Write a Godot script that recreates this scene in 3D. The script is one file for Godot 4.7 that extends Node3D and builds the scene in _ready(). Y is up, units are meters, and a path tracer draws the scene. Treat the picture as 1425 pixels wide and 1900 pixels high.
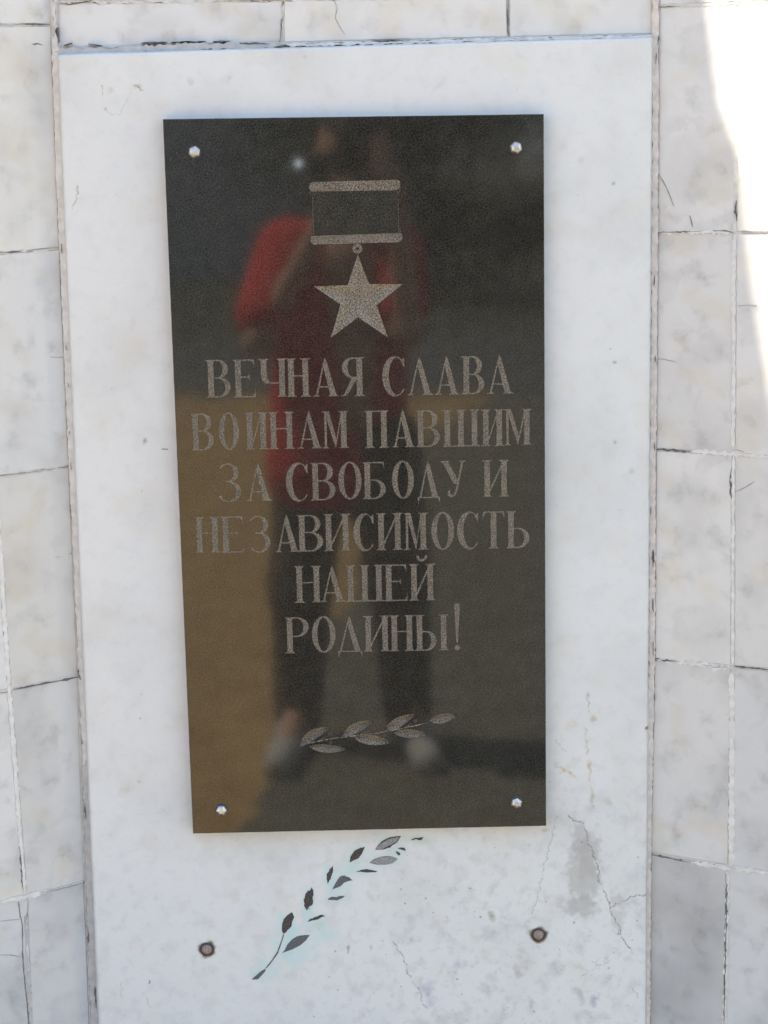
extends Node3D
# A memorial plaque of polished black granite bolted to a marble slab, in a corner of a marble tiled monument.
# Metres, y up; the face of the plaque lies in the plane z = 0.

const TURN := deg_to_rad(28.0)          # each side wall is turned this much towards the visitor
const HINGE_LEFT := Vector3(-0.378, 0.0, -0.045)
const HINGE_RIGHT := Vector3(0.388, 0.0, -0.045)
const SLAB_FACE := -0.022

var rng := RandomNumberGenerator.new()
var marbles := []
var M := {}


func _ready() -> void:
	rng.seed = 4711
	# --- camera, sky, sun, exposure -------------------------------------------------------
	var cam := Camera3D.new()
	cam.name = "camera"
	add_child(cam)
	cam.basis = Basis(Vector3.UP, deg_to_rad(-0.7387)) * Basis(Vector3.RIGHT, deg_to_rad(-10.41)) * Basis(Vector3.BACK, deg_to_rad(-1.076))
	cam.position = Vector3(0, 1.6321, 2.5)
	cam.fov = rad_to_deg(2.0 * atan(950.0 / 3600.0))
	cam.near = 0.02
	cam.far = 400.0
	var sky := ProceduralSkyMaterial.new()
	sky.sky_top_color = Color(0.425, 0.525, 0.65)
	sky.sky_horizon_color = Color(0.77, 0.79, 0.81)
	sky.sky_curve = 0.16
	sky.ground_bottom_color = Color(0.34, 0.31, 0.27)
	sky.ground_horizon_color = Color(0.55, 0.55, 0.54)
	sky.sky_energy_multiplier = 0.95
	var env := Environment.new()
	env.background_mode = Environment.BG_SKY
	env.sky = Sky.new()
	env.sky.sky_material = sky
	env.tonemap_mode = Environment.TONE_MAPPER_LINEAR
	env.tonemap_exposure = 3.75
	env.sdfgi_enabled = true
	env.ssao_enabled = true
	env.ssil_enabled = true
	var we := WorldEnvironment.new()
	we.name = "environment"
	we.environment = env
	add_child(we)
	var sun := DirectionalLight3D.new()
	sun.name = "sun"
	sun.light_energy = 1.5
	sun.light_color = Color(1.0, 0.965, 0.885)
	sun.light_angular_distance = 0.4
	sun.shadow_enabled = true
	add_child(sun)
	var el := deg_to_rad(60.0)
	var az := deg_to_rad(-12.0)
	var towards := Vector3(-cos(el) * cos(az), sin(el), -cos(el) * sin(az))
	sun.basis = Basis.looking_at(-towards, Vector3.UP)

	materials()
	setting()
	monument()
	marble_slab()
	plaque()
	photographer()
	surroundings()


# --- small helpers ----------------------------------------------------------------------------

func mat(color: Color, rough := 0.8, tex: Texture2D = null, metal := 0.0, spec := 0.5) -> StandardMaterial3D:
	var m := StandardMaterial3D.new()
	m.albedo_color = color.linear_to_srgb()
	m.roughness = rough
	m.metallic = metal
	m.metallic_specular = spec
	if tex:
		m.albedo_texture = tex
	return m


func obj(called: String, mesh: Mesh, m: Material, parent: Node = self) -> MeshInstance3D:
	var o := MeshInstance3D.new()
	o.name = called
	o.mesh = mesh
	o.material_override = m
	parent.add_child(o, true)
	return o


func base(called: String, label: String, category: String, at := Vector3.ZERO) -> Node3D:
	var o := Node3D.new()
	o.name = called
	add_child(o, true)
	o.position = at
	o.set_meta("label", label)
	o.set_meta("category", category)
	return o


func pts(a: Array) -> PackedVector2Array:      # [x, y, x, y, ...] in millimetres
	var p := PackedVector2Array()
	for i in range(0, a.size(), 2):
		p.append(Vector2(a[i], a[i + 1]) * 0.001)
	return p


func ccw(p: PackedVector2Array) -> PackedVector2Array:
	if Geometry2D.is_polygon_clockwise(p):
		p.reverse()
	return p


func flat_face(st: SurfaceTool, p: PackedVector2Array, z: float, uvs: float, uvo: Vector2) -> void:
	var tri := Geometry2D.triangulate_polygon(p)
	for i in range(0, tri.size(), 3):
		var a := p[tri[i]]
		var b := p[tri[i + 1]]
		var c := p[tri[i + 2]]
		if (b - a).cross(c - a) > 0:
			var s := b
			b = c
			c = s
		for v in [a, b, c]:
			st.set_normal(Vector3.BACK)
			st.set_uv(Vector2(v.x, -v.y) * uvs + uvo)
			st.add_vertex(Vector3(v.x, v.y, z))


func band(st: SurfaceTool, p: PackedVector2Array, zp: float, np: Array, q: PackedVector2Array, zq: float, nq: Array, uvs: float, uvo: Vector2) -> void:
	# a strip of quads between the ring p (inner, nearer) and the ring q
	var n := p.size()
	for i in n:
		var j := (i + 1) % n
		var k := [[p[i], zp, np[i]], [q[j], zq, nq[j]], [q[i], zq, nq[i]], [p[i], zp, np[i]], [p[j], zp, np[j]], [q[j], zq, nq[j]]]
		for v in k:
			st.set_normal(v[2])
			var at: Vector2 = v[0]
			st.set_uv(Vector2(at.x, -at.y) * uvs + uvo)
			st.add_vertex(Vector3(at.x, at.y, v[1]))


func outward(p: PackedVector2Array) -> Array:
	var n := p.size()
	var out := []
	for i in n:
		var d := (p[(i + 1) % n] - p[i]).normalized()
		var e := (p[i] - p[(i + n - 1) % n]).normalized()
		var m := (Vector2(d.y, -d.x) + Vector2(e.y, -e.x)).normalized()
		out.append(Vector3(m.x, m.y, 0))
	return out


func plate(outline: PackedVector2Array, z0: float, z1: float, bevel := 0.0, uvs := 1.0, uvo := Vector2.ZERO, with_face := true) -> SurfaceTool:
	# a slab of stone: its outline, from the depth z0 to the face z1, with an eased edge
	var st := SurfaceTool.new()
	st.begin(Mesh.PRIMITIVE_TRIANGLES)
	add_plate(st, outline, z0, z1, bevel, uvs, uvo, with_face)
	return st


func add_plate(st: SurfaceTool, outline: PackedVector2Array, z0: float, z1: float, bevel := 0.0, uvs := 1.0, uvo := Vector2.ZERO, with_face := true) -> void:
	outline = ccw(outline)
	var n := outward(outline)
	var front := []
	for i in n.size():
		front.append(Vector3.BACK)
	var inner := outline
	if bevel > 0.0:
		inner = PackedVector2Array()
		for i in outline.size():
			inner.append(outline[i] - Vector2(n[i].x, n[i].y) * bevel * 1.2)
		band(st, inner, z1, front, outline, z1 - bevel, n, uvs, uvo)
	band(st, outline, z1 - bevel, n, outline, z0, n, uvs, uvo)
	if with_face:
		flat_face(st, inner, z1, uvs, uvo)


func rough_edge(q: PackedVector2Array, step: float, amp: float, seed_: int) -> PackedVector2Array:
	# the same outline with many points, each a little in or out, as sawn and chipped stone has
	var nz := FastNoiseLite.new()
	nz.seed = seed_
	nz.frequency = 60.0
	nz.fractal_octaves = 3
	var out := PackedVector2Array()
	var n := q.size()
	for i in n:
		var a := q[i]
		var b := q[(i + 1) % n]
		var d := (b - a).normalized()
		var nn := Vector2(d.y, -d.x)
		var k := maxi(1, int(a.distance_to(b) / step))
		for j in k:
			var p := a.lerp(b, float(j) / k)
			var w := 0.35 if j == 0 else 1.0
			out.append(p + nn * nz.get_noise_2d(p.x + i, p.y) * amp * w)
	return out


func ragged(line: PackedVector2Array, width: float, wild: float, z0: float, z1: float, seed_: int, bevel := 0.0) -> SurfaceTool:
	# a strip along a line whose two edges wander: mortar smears, open joints, cracks
	var nz := FastNoiseLite.new()
	nz.seed = seed_
	nz.frequency = 130.0
	nz.fractal_octaves = 4
	var p := PackedVector2Array()
	for i in line.size() - 1:
		var k := maxi(1, int(line[i].distance_to(line[i + 1]) / 0.0035))
		for j in k:
			p.append(line[i].lerp(line[i + 1], float(j) / k))
	p.append(line[-1])
	var left := PackedVector2Array()
	var right := PackedVector2Array()
	for i in p.size():
		var d := (p[mini(i + 1, p.size() - 1)] - p[maxi(i - 1, 0)]).normalized()
		var nn := Vector2(-d.y, d.x)
		var taper := clampf(minf(i, p.size() - 1 - i) / 3.0, 0.12, 1.0)
		var wa := maxf(0.12, 0.5 + wild * nz.get_noise_2d(p[i].x, p[i].y) * 1.6) * width * taper
		var wb := maxf(0.12, 0.5 + wild * nz.get_noise_2d(p[i].x + 9.0, p[i].y) * 1.6) * width * taper
		left.append(p[i] + nn * wa)
		right.append(p[i] - nn * wb)
	right.reverse()
	left.append_array(right)
	var st := SurfaceTool.new()
	st.begin(Mesh.PRIMITIVE_TRIANGLES)
	add_plate(st, left, z0, z1, bevel)
	return st


func noise_bytes(seed_: int, freq: float, oct: int, w: int, h: int, seamless := true, kind := FastNoiseLite.TYPE_SIMPLEX_SMOOTH, warp := 0.0) -> PackedByteArray:
	var nz := FastNoiseLite.new()
	nz.noise_type = kind
	nz.seed = seed_
	nz.frequency = freq
	nz.fractal_octaves = oct
	if warp > 0.0:
		nz.domain_warp_enabled = true
		nz.domain_warp_amplitude = warp
		nz.domain_warp_frequency = freq * 1.2
	var im: Image = nz.get_seamless_image(w, h) if seamless else nz.get_image(w, h)
	im.convert(Image.FORMAT_L8)
	return im.get_data()


func enc(l: float) -> int:                      # a linear value as an sRGB byte
	l = clampf(l, 0.0, 1.0)
	return int(255.0 * (12.92 * l if l < 0.0031 else 1.055 * pow(l, 0.41667) - 0.055) + 0.5)


func picture(data: PackedByteArray, w: int, h: int) -> Image:
	return Image.create_from_data(w, h, false, Image.FORMAT_RGB8, data)


# --- materials --------------------------------------------------------------------------------

func materials() -> void:
	var lut := PackedByteArray()
	lut.resize(1024)
	for i in 1024:
		lut[i] = enc(i / 1023.0)
	# three blocks of the same white marble: cream, neutral, cool grey
	var w := 896
	var cloud := noise_bytes(3, 0.0042, 4, w, w)
	var cloud2 := noise_bytes(8, 0.016, 4, w, w, true, FastNoiseLite.TYPE_SIMPLEX_SMOOTH, 30.0)
	var vein := noise_bytes(21, 0.0075, 4, w, w, true, FastNoiseLite.TYPE_SIMPLEX_SMOOTH, 40.0)
	var fine := noise_bytes(34, 0.12, 3, w, w)
	var tan_ := noise_bytes(55, 0.009, 3, w, w)
	var looks := [
		{"c": Vector3(0.79, 0.77, 0.735), "grey": 0.65, "tan": 0.4},
		{"c": Vector3(0.775, 0.765, 0.75), "grey": 0.95, "tan": 0.35},
		{"c": Vector3(0.70, 0.70, 0.70), "grey": 0.95, "tan": 0.15},
	]
	for look in looks:
		var data := PackedByteArray()
		data.resize(w * w * 3)
		var c: Vector3 = look.c
		var kg: float = look.grey
		var kt: float = look.tan
		for i in w * w:
			var a := cloud[i] / 255.0
			var b := cloud2[i] / 255.0
			var v := 1.0 - absf(vein[i] / 127.5 - 1.0)
			v = v * v
			v = v * v * v * v * v
			var t := maxf(0.0, tan_[i] / 255.0 - 0.58) * kt
			var g := kg * (maxf(0.0, a - 0.46) * 0.42 + maxf(0.0, b - 0.56) * 0.40 + v * maxf(0.0, b - 0.3) * 0.22) + (fine[i] / 255.0 - 0.5) * 0.022
			var k := clampf(1.0 - g, 0.2, 1.2)
			data[i * 3] = lut[clampi(int((c.x * k) * (1.0 - t * 0.25) * 1023.0), 0, 1023)]
			data[i * 3 + 1] = lut[clampi(int((c.y * k + g * 0.008) * (1.0 - t * 0.55) * 1023.0), 0, 1023)]
			data[i * 3 + 2] = lut[clampi(int((c.z * k + g * 0.03) * (1.0 - t * 1.15) * 1023.0), 0, 1023)]
		var im := picture(data, w, w)
		marbles.append(ImageTexture.create_from_image(im))
	var tones := [Color(1, 1, 1), Color(0.95, 0.95, 0.95), Color(0.90, 0.895, 0.89), Color(0.84, 0.835, 0.83)]
	for k in 3:
		for t in 4:
			var m := mat(tones[t], 0.42, marbles[k])
			M["marble_%d_%d" % [k, t]] = m
	# polished granite: black and brown grains, a few pale ones
	w = 1024
	var g1 := noise_bytes(101, 0.26, 2, w, w)
	var g2 := noise_bytes(102, 0.11, 2, w, w)
	var g3 := noise_bytes(103, 0.33, 1, w, w, true, FastNoiseLite.TYPE_CELLULAR)
	var g4 := noise_bytes(104, 0.012, 3, w, w)
	var g5 := noise_bytes(105, 0.02, 3, w, w)
	var g6 := noise_bytes(106, 0.15, 2, w, w)
	var data := PackedByteArray()
	data.resize(w * w * 3)
	var etched := PackedByteArray()
	etched.resize(w * w * 3)
	for i in w * w:
		var a := g1[i] / 255.0
		var b := g2[i] / 255.0
		var c := g3[i] / 255.0
		var d := g4[i] / 255.0
		var l := 0.0305 + 0.070 * (a - 0.5) + 0.044 * (b - 0.5) + 0.012 * (d - 0.5)
		var brown := maxf(0.0, c - 0.55) * 0.03 + (0.06 if a > 0.78 and b > 0.5 else 0.0)
		# olive and rust coloured crystals crowd together in places; a few pale ones glint
		var crowd := clampf((g5[i] / 255.0 - 0.40) * 3.0, 0.0, 1.0)
		brown = brown * (0.35 + crowd) + (0.055 * crowd if c > 0.80 and b > 0.52 else 0.0)
		if g6[i] > 232:
			l += 0.06
		l = maxf(l, 0.003)
		data[i * 3] = lut[int((l * 1.02 + brown * 1.1) * 1023.0)]
		data[i * 3 + 1] = lut[int((l * 0.965 + brown * 0.9) * 1023.0)]
		data[i * 3 + 2] = lut[int((l * 0.83 + brown * 0.55) * 1023.0)]
		# the same stone where it is sandblasted dull: pale crystals between dark ones
		var e := 0.150 + 0.34 * (a - 0.5) + 0.26 * (b - 0.5) + 0.05 * (d - 0.5)
		if a > 0.72:
			e += 0.10
		e = clampf(e, 0.03, 0.6)
		etched[i * 3] = lut[int(e * 1.06 * 1023.0)]
		etched[i * 3 + 1] = lut[int(e * 0.90 * 1023.0)]
		etched[i * 3 + 2] = lut[int(e * 0.71 * 1023.0)]
	var granite := ImageTexture.create_from_image(picture(data, w, w))
	var frost := ImageTexture.create_from_image(picture(etched, w, w))
	M.granite = mat(Color(1, 1, 1), 0.048, granite, 0.0, 0.55)
	M.granite_side = mat(Color(1, 1, 1), 0.45, granite, 0.0, 0.5)
	M.ribbon = mat(Color(1.5, 1.47, 1.4), 0.5, granite, 0.0, 0.2)
	M.etched = mat(Color(1.12, 1.12, 1.12), 0.85, frost, 0.0, 0.3)
	M.etched_star = mat(Color(1.4, 1.4, 1.4), 0.85, frost, 0.0, 0.3)
	M.etched_faint = mat(Color(0.62, 0.64, 0.66), 0.8, frost, 0.0, 0.3)
	M.zinc = mat(Color(0.62, 0.63, 0.64), 0.30, null, 0.9)
	var nt := NoiseTexture2D.new()
	nt.width = 256
	nt.height = 256
	nt.seamless = true
	var nz := FastNoiseLite.new()
	nz.frequency = 0.05
	nz.seed = 12
	nt.noise = nz
	var ramp := Gradient.new()
	ramp.colors = PackedColorArray([Color(0.84, 0.83, 0.82), Color(0.97, 0.965, 0.955)])
	nt.color_ramp = ramp
	M.mortar = mat(Color(0.90, 0.885, 0.86), 0.95, nt)
	M.mortar_white = mat(Color(1.0, 0.99, 0.97), 0.9, nt)
	M.mortar_grey = mat(Color(0.68, 0.675, 0.67), 0.95, nt)
	M.mortar_pink = mat(Color(0.95, 0.87, 0.82), 0.9, nt)
	for k in ["mortar", "mortar_white", "mortar_grey", "mortar_pink"]:
		M[k].uv1_triplanar = true
		M[k].uv1_world_triplanar = true
		M[k].uv1_scale = Vector3.ONE * 5.0
	M.open_joint = mat(Color(0.19, 0.18, 0.172), 1.0)
	M.hairline = mat(Color(0.42, 0.405, 0.39), 1.0)
	M.rust = rust_material(Color(0.24, 0.18, 0.15), Color(0.44, 0.37, 0.33))
	M.dark_fill = rust_material(Color(0.055, 0.045, 0.042), Color(0.12, 0.10, 0.095))
	M.grey_fill = rust_material(Color(0.24, 0.24, 0.24), Color(0.42, 0.415, 0.41))
	M.slate_fill = rust_material(Color(0.10, 0.105, 0.115), Color(0.17, 0.175, 0.185))


func rust_material(a: Color, b: Color) -> StandardMaterial3D:
	var nt := NoiseTexture2D.new()
	nt.width = 256
	nt.height = 256
	nt.seamless = true
	var nz := FastNoiseLite.new()
	nz.frequency = 0.06
	nz.seed = 77
	nz.fractal_octaves = 4
	nt.noise = nz
	var ramp := Gradient.new()
	ramp.colors = PackedColorArray([a.linear_to_srgb(), b.linear_to_srgb()])
	ramp.offsets = PackedFloat32Array([0.3, 0.72])
	nt.color_ramp = ramp
	var m := mat(Color(1, 1, 1), 0.85, nt)
	m.uv1_triplanar = true
	m.uv1_world_triplanar = true
	m.uv1_scale = Vector3.ONE * 22.0
	return m


# --- the monument: a middle wall and two side walls that come forward, faced with marble tiles ---

func wall_frame(side: int) -> Transform3D:
	if side < 0:
		return Transform3D(Basis(Vector3.UP, TURN), HINGE_LEFT)
	if side > 0:
		return Transform3D(Basis(Vector3.UP, -TURN), HINGE_RIGHT)
	return Transform3D(Basis(), Vector3(0, 0, -0.045))


func setting() -> void:
	var soil := NoiseTexture2D.new()
	soil.width = 512
	soil.height = 512
	soil.seamless = true
	var nz := FastNoiseLite.new()
	nz.frequency = 0.02
	nz.fractal_octaves = 5
	soil.noise = nz
	var ramp := Gradient.new()
	ramp.colors = PackedColorArray([Color(0.80, 0.78, 0.74), Color(1, 1, 1)])
	soil.color_ramp = ramp
	var sheets := [
		["ground", [-120000, -80000, 120000, -80000, 120000, 160000, -120000, 160000], 0.0, Color(0.44, 0.285, 0.115)],
		["paving", [-3200, -200, -3200, 1950, -330, 1950, -320.5, 2051.4, -301.1, 2125.7, -261.7, 2200, -285.7, 2274.4, -271, 2348.7, -253.1, 2423, -275.4, 2497.3, -240.7, 2580.8, -223.2, 2664.2, -201, 2747.6, -257.5, 2831.1, -231.5, 2914.5, -245.1, 2997.9, -146, 3363.5, -129.1, 3729, -179.6, 4094.6, -33, 4460.1, -3.8, 4825.6, -18.5, 5191.2, 40.4, 5651.5, 26.8, 6111.8, 60.5, 6572.2, 217.4, 7032.5, 185.4, 7492.8, 272, 7953.2, 373.6, 8447.6, 413.6, 8942.1, 610.2, 9436.6, 697.2, 9931.1, 900.3, 10425.5, 900, 10920, 60000, 10920, 60000, -200], 0.004, Color(0.145, 0.135, 0.100)],
		["road", [-60000, 10900, -1900, 10950, -1500, 10700, -1250, 11200, -1000, 10750, -700, 11150, -450, 10700, -150, 11100, 200, 10800, 60000, 10900, 60000, 15300, -60000, 15300], 0.008, Color(0.10, 0.10, 0.10)],
		["verge", [-100000, 15300, 100000, 15300, 100000, 150000, -100000, 150000], 0.006, Color(0.06, 0.065, 0.035)],
	]
	for s in sheets:
		var p := pts(s[1])
		var st := SurfaceTool.new()
		st.begin(Mesh.PRIMITIVE_TRIANGLES)
		var tri := Geometry2D.triangulate_polygon(p)
		for i in range(0, tri.size(), 3):
			var a := p[tri[i]]
			var b := p[tri[i + 1]]
			var c := p[tri[i + 2]]
			if (b - a).cross(c - a) < 0:
				var sw := b
				b = c
				c = sw
			for v in [a, b, c]:
				st.set_normal(Vector3.UP)
				st.set_uv(v * 0.4)
				st.add_vertex(Vector3(v.x, s[2], v.y))
		var o := obj(s[0], st.commit(), mat(s[3], 0.9, soil))
		o.set_meta("kind", "structure")


func monument() -> void:
	var t := base("monument_wall", "white marble tiled monument wall with two angled sides behind the plaque slab", "wall")
	# the body of the wall behind the tiles; the left side's coping has a small raised joint
	var bodies := {
		-1: [8, 0, 8, 4466.2, -755.4, 4466.2, -786.2, 4435.1, -808.9, 4442.1, -832.5, 4477.7, -849.3, 4503, -861.5, 4508.7, -868.9, 4498.5, -891.1, 4480.1, -919, 4453.9, -964, 4458.2, -4000, 4458.2, -4000, 0],
		0: [-384, 0, 394, 0, 394, 4300, -384, 4300],
		1: [-8, 0, 1700, 0, 1700, 4400, -8, 4400],
	}
	for side in bodies:
		var o := obj("wall_core", plate(pts(bodies[side]), -0.10 if side else -0.13, -0.0012).commit(), M.mortar, t)
		o.transform = wall_frame(side)
	var k := 0
	for q in [
		[-1, 1, 0, [-115.1, 2057.9, 9.2, 2076.8, -0.8, 1804.2, -111.7, 1800.3]],
		[-1, 0, 0, [-242.2, 2038.8, -118.4, 2057.7, -115.2, 1800.2, -240.9, 1795.8]],
		[-1, 0, 0, [-111.8, 1798.6, -0.8, 1802.4, -3.8, 1522, -108.6, 1518.1]],
		[-1, 0, 0, [-241, 1794.1, -115.3, 1798.5, -112.1, 1518.2, -241, 1513.5]],
		[-1, 1, 1, [-108.7, 1516.3, -3.9, 1520.2, -5, 1235.9, -105.3, 1231.3]],
		[-1, 1, 0, [-241.2, 1511.8, -112.2, 1516.5, -108.9, 1231.6, -241.2, 1225.5]],
		[-1, 0, 2, [-105.4, 1229.4, -5.1, 1234.1, -7.2, 950.1, -101.4, 945.3]],
		[-1, 1, 0, [-241.3, 1223.7, -109, 1229.8, -105, 945.8, -240.6, 938.9]],
		[-1, 1, 2, [-101.5, 943.3, -7.3, 948.2, -12.6, 661.9, -94.8, 655.9]],
		[-1, 1, 0, [-240.7, 937.1, -105.1, 943.9, -98.6, 656.7, -237.8, 646.8]],
		[-1, 2, 1, [-94.9, 653.9, -12.7, 659.9, -16, 361, -98.1, 350.2]],
		[-1, 2, 0, [-237.9, 644.9, -98.7, 654.7, -101.9, 351.2, -244.8, 333]],
		[1, 1, 0, [8.4, 2073.3, 109.2, 2069.8, 110.3, 1812.4, 8.2, 1813.4]],
		[1, 1, 0, [112.6, 2069.5, 237, 2065.1, 240.5, 1811, 113.8, 1812.2]],
		[1, 1, 0, [8.2, 1811.6, 110.4, 1810.7, 110.2, 1528, 8.2, 1528.9]],
		[1, 1, 0, [113.8, 1810.5, 240.6, 1809.3, 243.3, 1526.9, 113.8, 1528]],
		[1, 1, 1, [8.2, 1527.1, 110.3, 1526.2, 112.2, 1241.7, 8.1, 1242.6]],
		[1, 1, 0, [113.8, 1526.2, 243.3, 1525.2, 248.1, 1240.8, 115.8, 1241.9]],
		[1, 1, 0, [8.1, 1240.7, 112.3, 1239.8, 114.8, 956.7, 7.8, 955.9]],
		[1, 1, 1, [115.9, 1240, 248.1, 1239, 253.4, 958.2, 118.5, 957.1]],
		[1, 1, 1, [7.9, 953.9, 114.9, 954.8, 114.6, 677.6, 3.6, 679.5]],
		[1, 2, 0, [118.6, 955.2, 253.4, 956.3, 256, 675.9, 118.4, 678.2]],
		[1, 2, 3, [3.6, 677.5, 112.1, 675.7, 111.8, 386.6, 1.7, 388.6]],
		[1, 2, 0, [115.9, 676.3, 253.7, 674, 256.3, 385, 115.6, 387.4]],
		[0, 1, 0, [-368.2, 1829.9, -84.4, 1828.4, -85.9, 1776.4, -370.9, 1774.8]],
		[0, 0, 0, [-82.4, 1828.3, 202.2, 1826.8, 201.9, 1777.9, -83.8, 1776.3]],
		[0, 0, 0, [204.3, 1826.7, 386.5, 1825.7, 386.8, 1778.9, 204, 1777.9]],
		[0, 0, 0, [-363.2, 1932.4, -207.3, 1929.8, -210.9, 1831.7, -368, 1832.6]],
		[0, 1, 0, [-205.2, 1929.8, 37.3, 1925.7, 35.5, 1830.3, -208.9, 1831.7]],
		[0, 0, 0, [39.4, 1925.7, 241.8, 1922.4, 241.4, 1829.2, 37.6, 1830.3]],
		[0, 1, 0, [243.8, 1922.3, 385.9, 1920, 386.5, 1828.4, 243.5, 1829.2]]]:
		k += 1
		var outline := rough_edge(pts(q[3]), 0.006, 0.0009, k * 7)
		var off := Vector2(rng.randf(), rng.randf())
		var lift := rng.randf_range(-0.0006, 0.0006)
		var o := obj("tile", plate(outline, -0.02, lift, 0.0016, 1.45, off).commit(), M["marble_%d_%d" % [q[1], q[2]]], t)
		o.transform = wall_frame(q[0])
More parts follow.
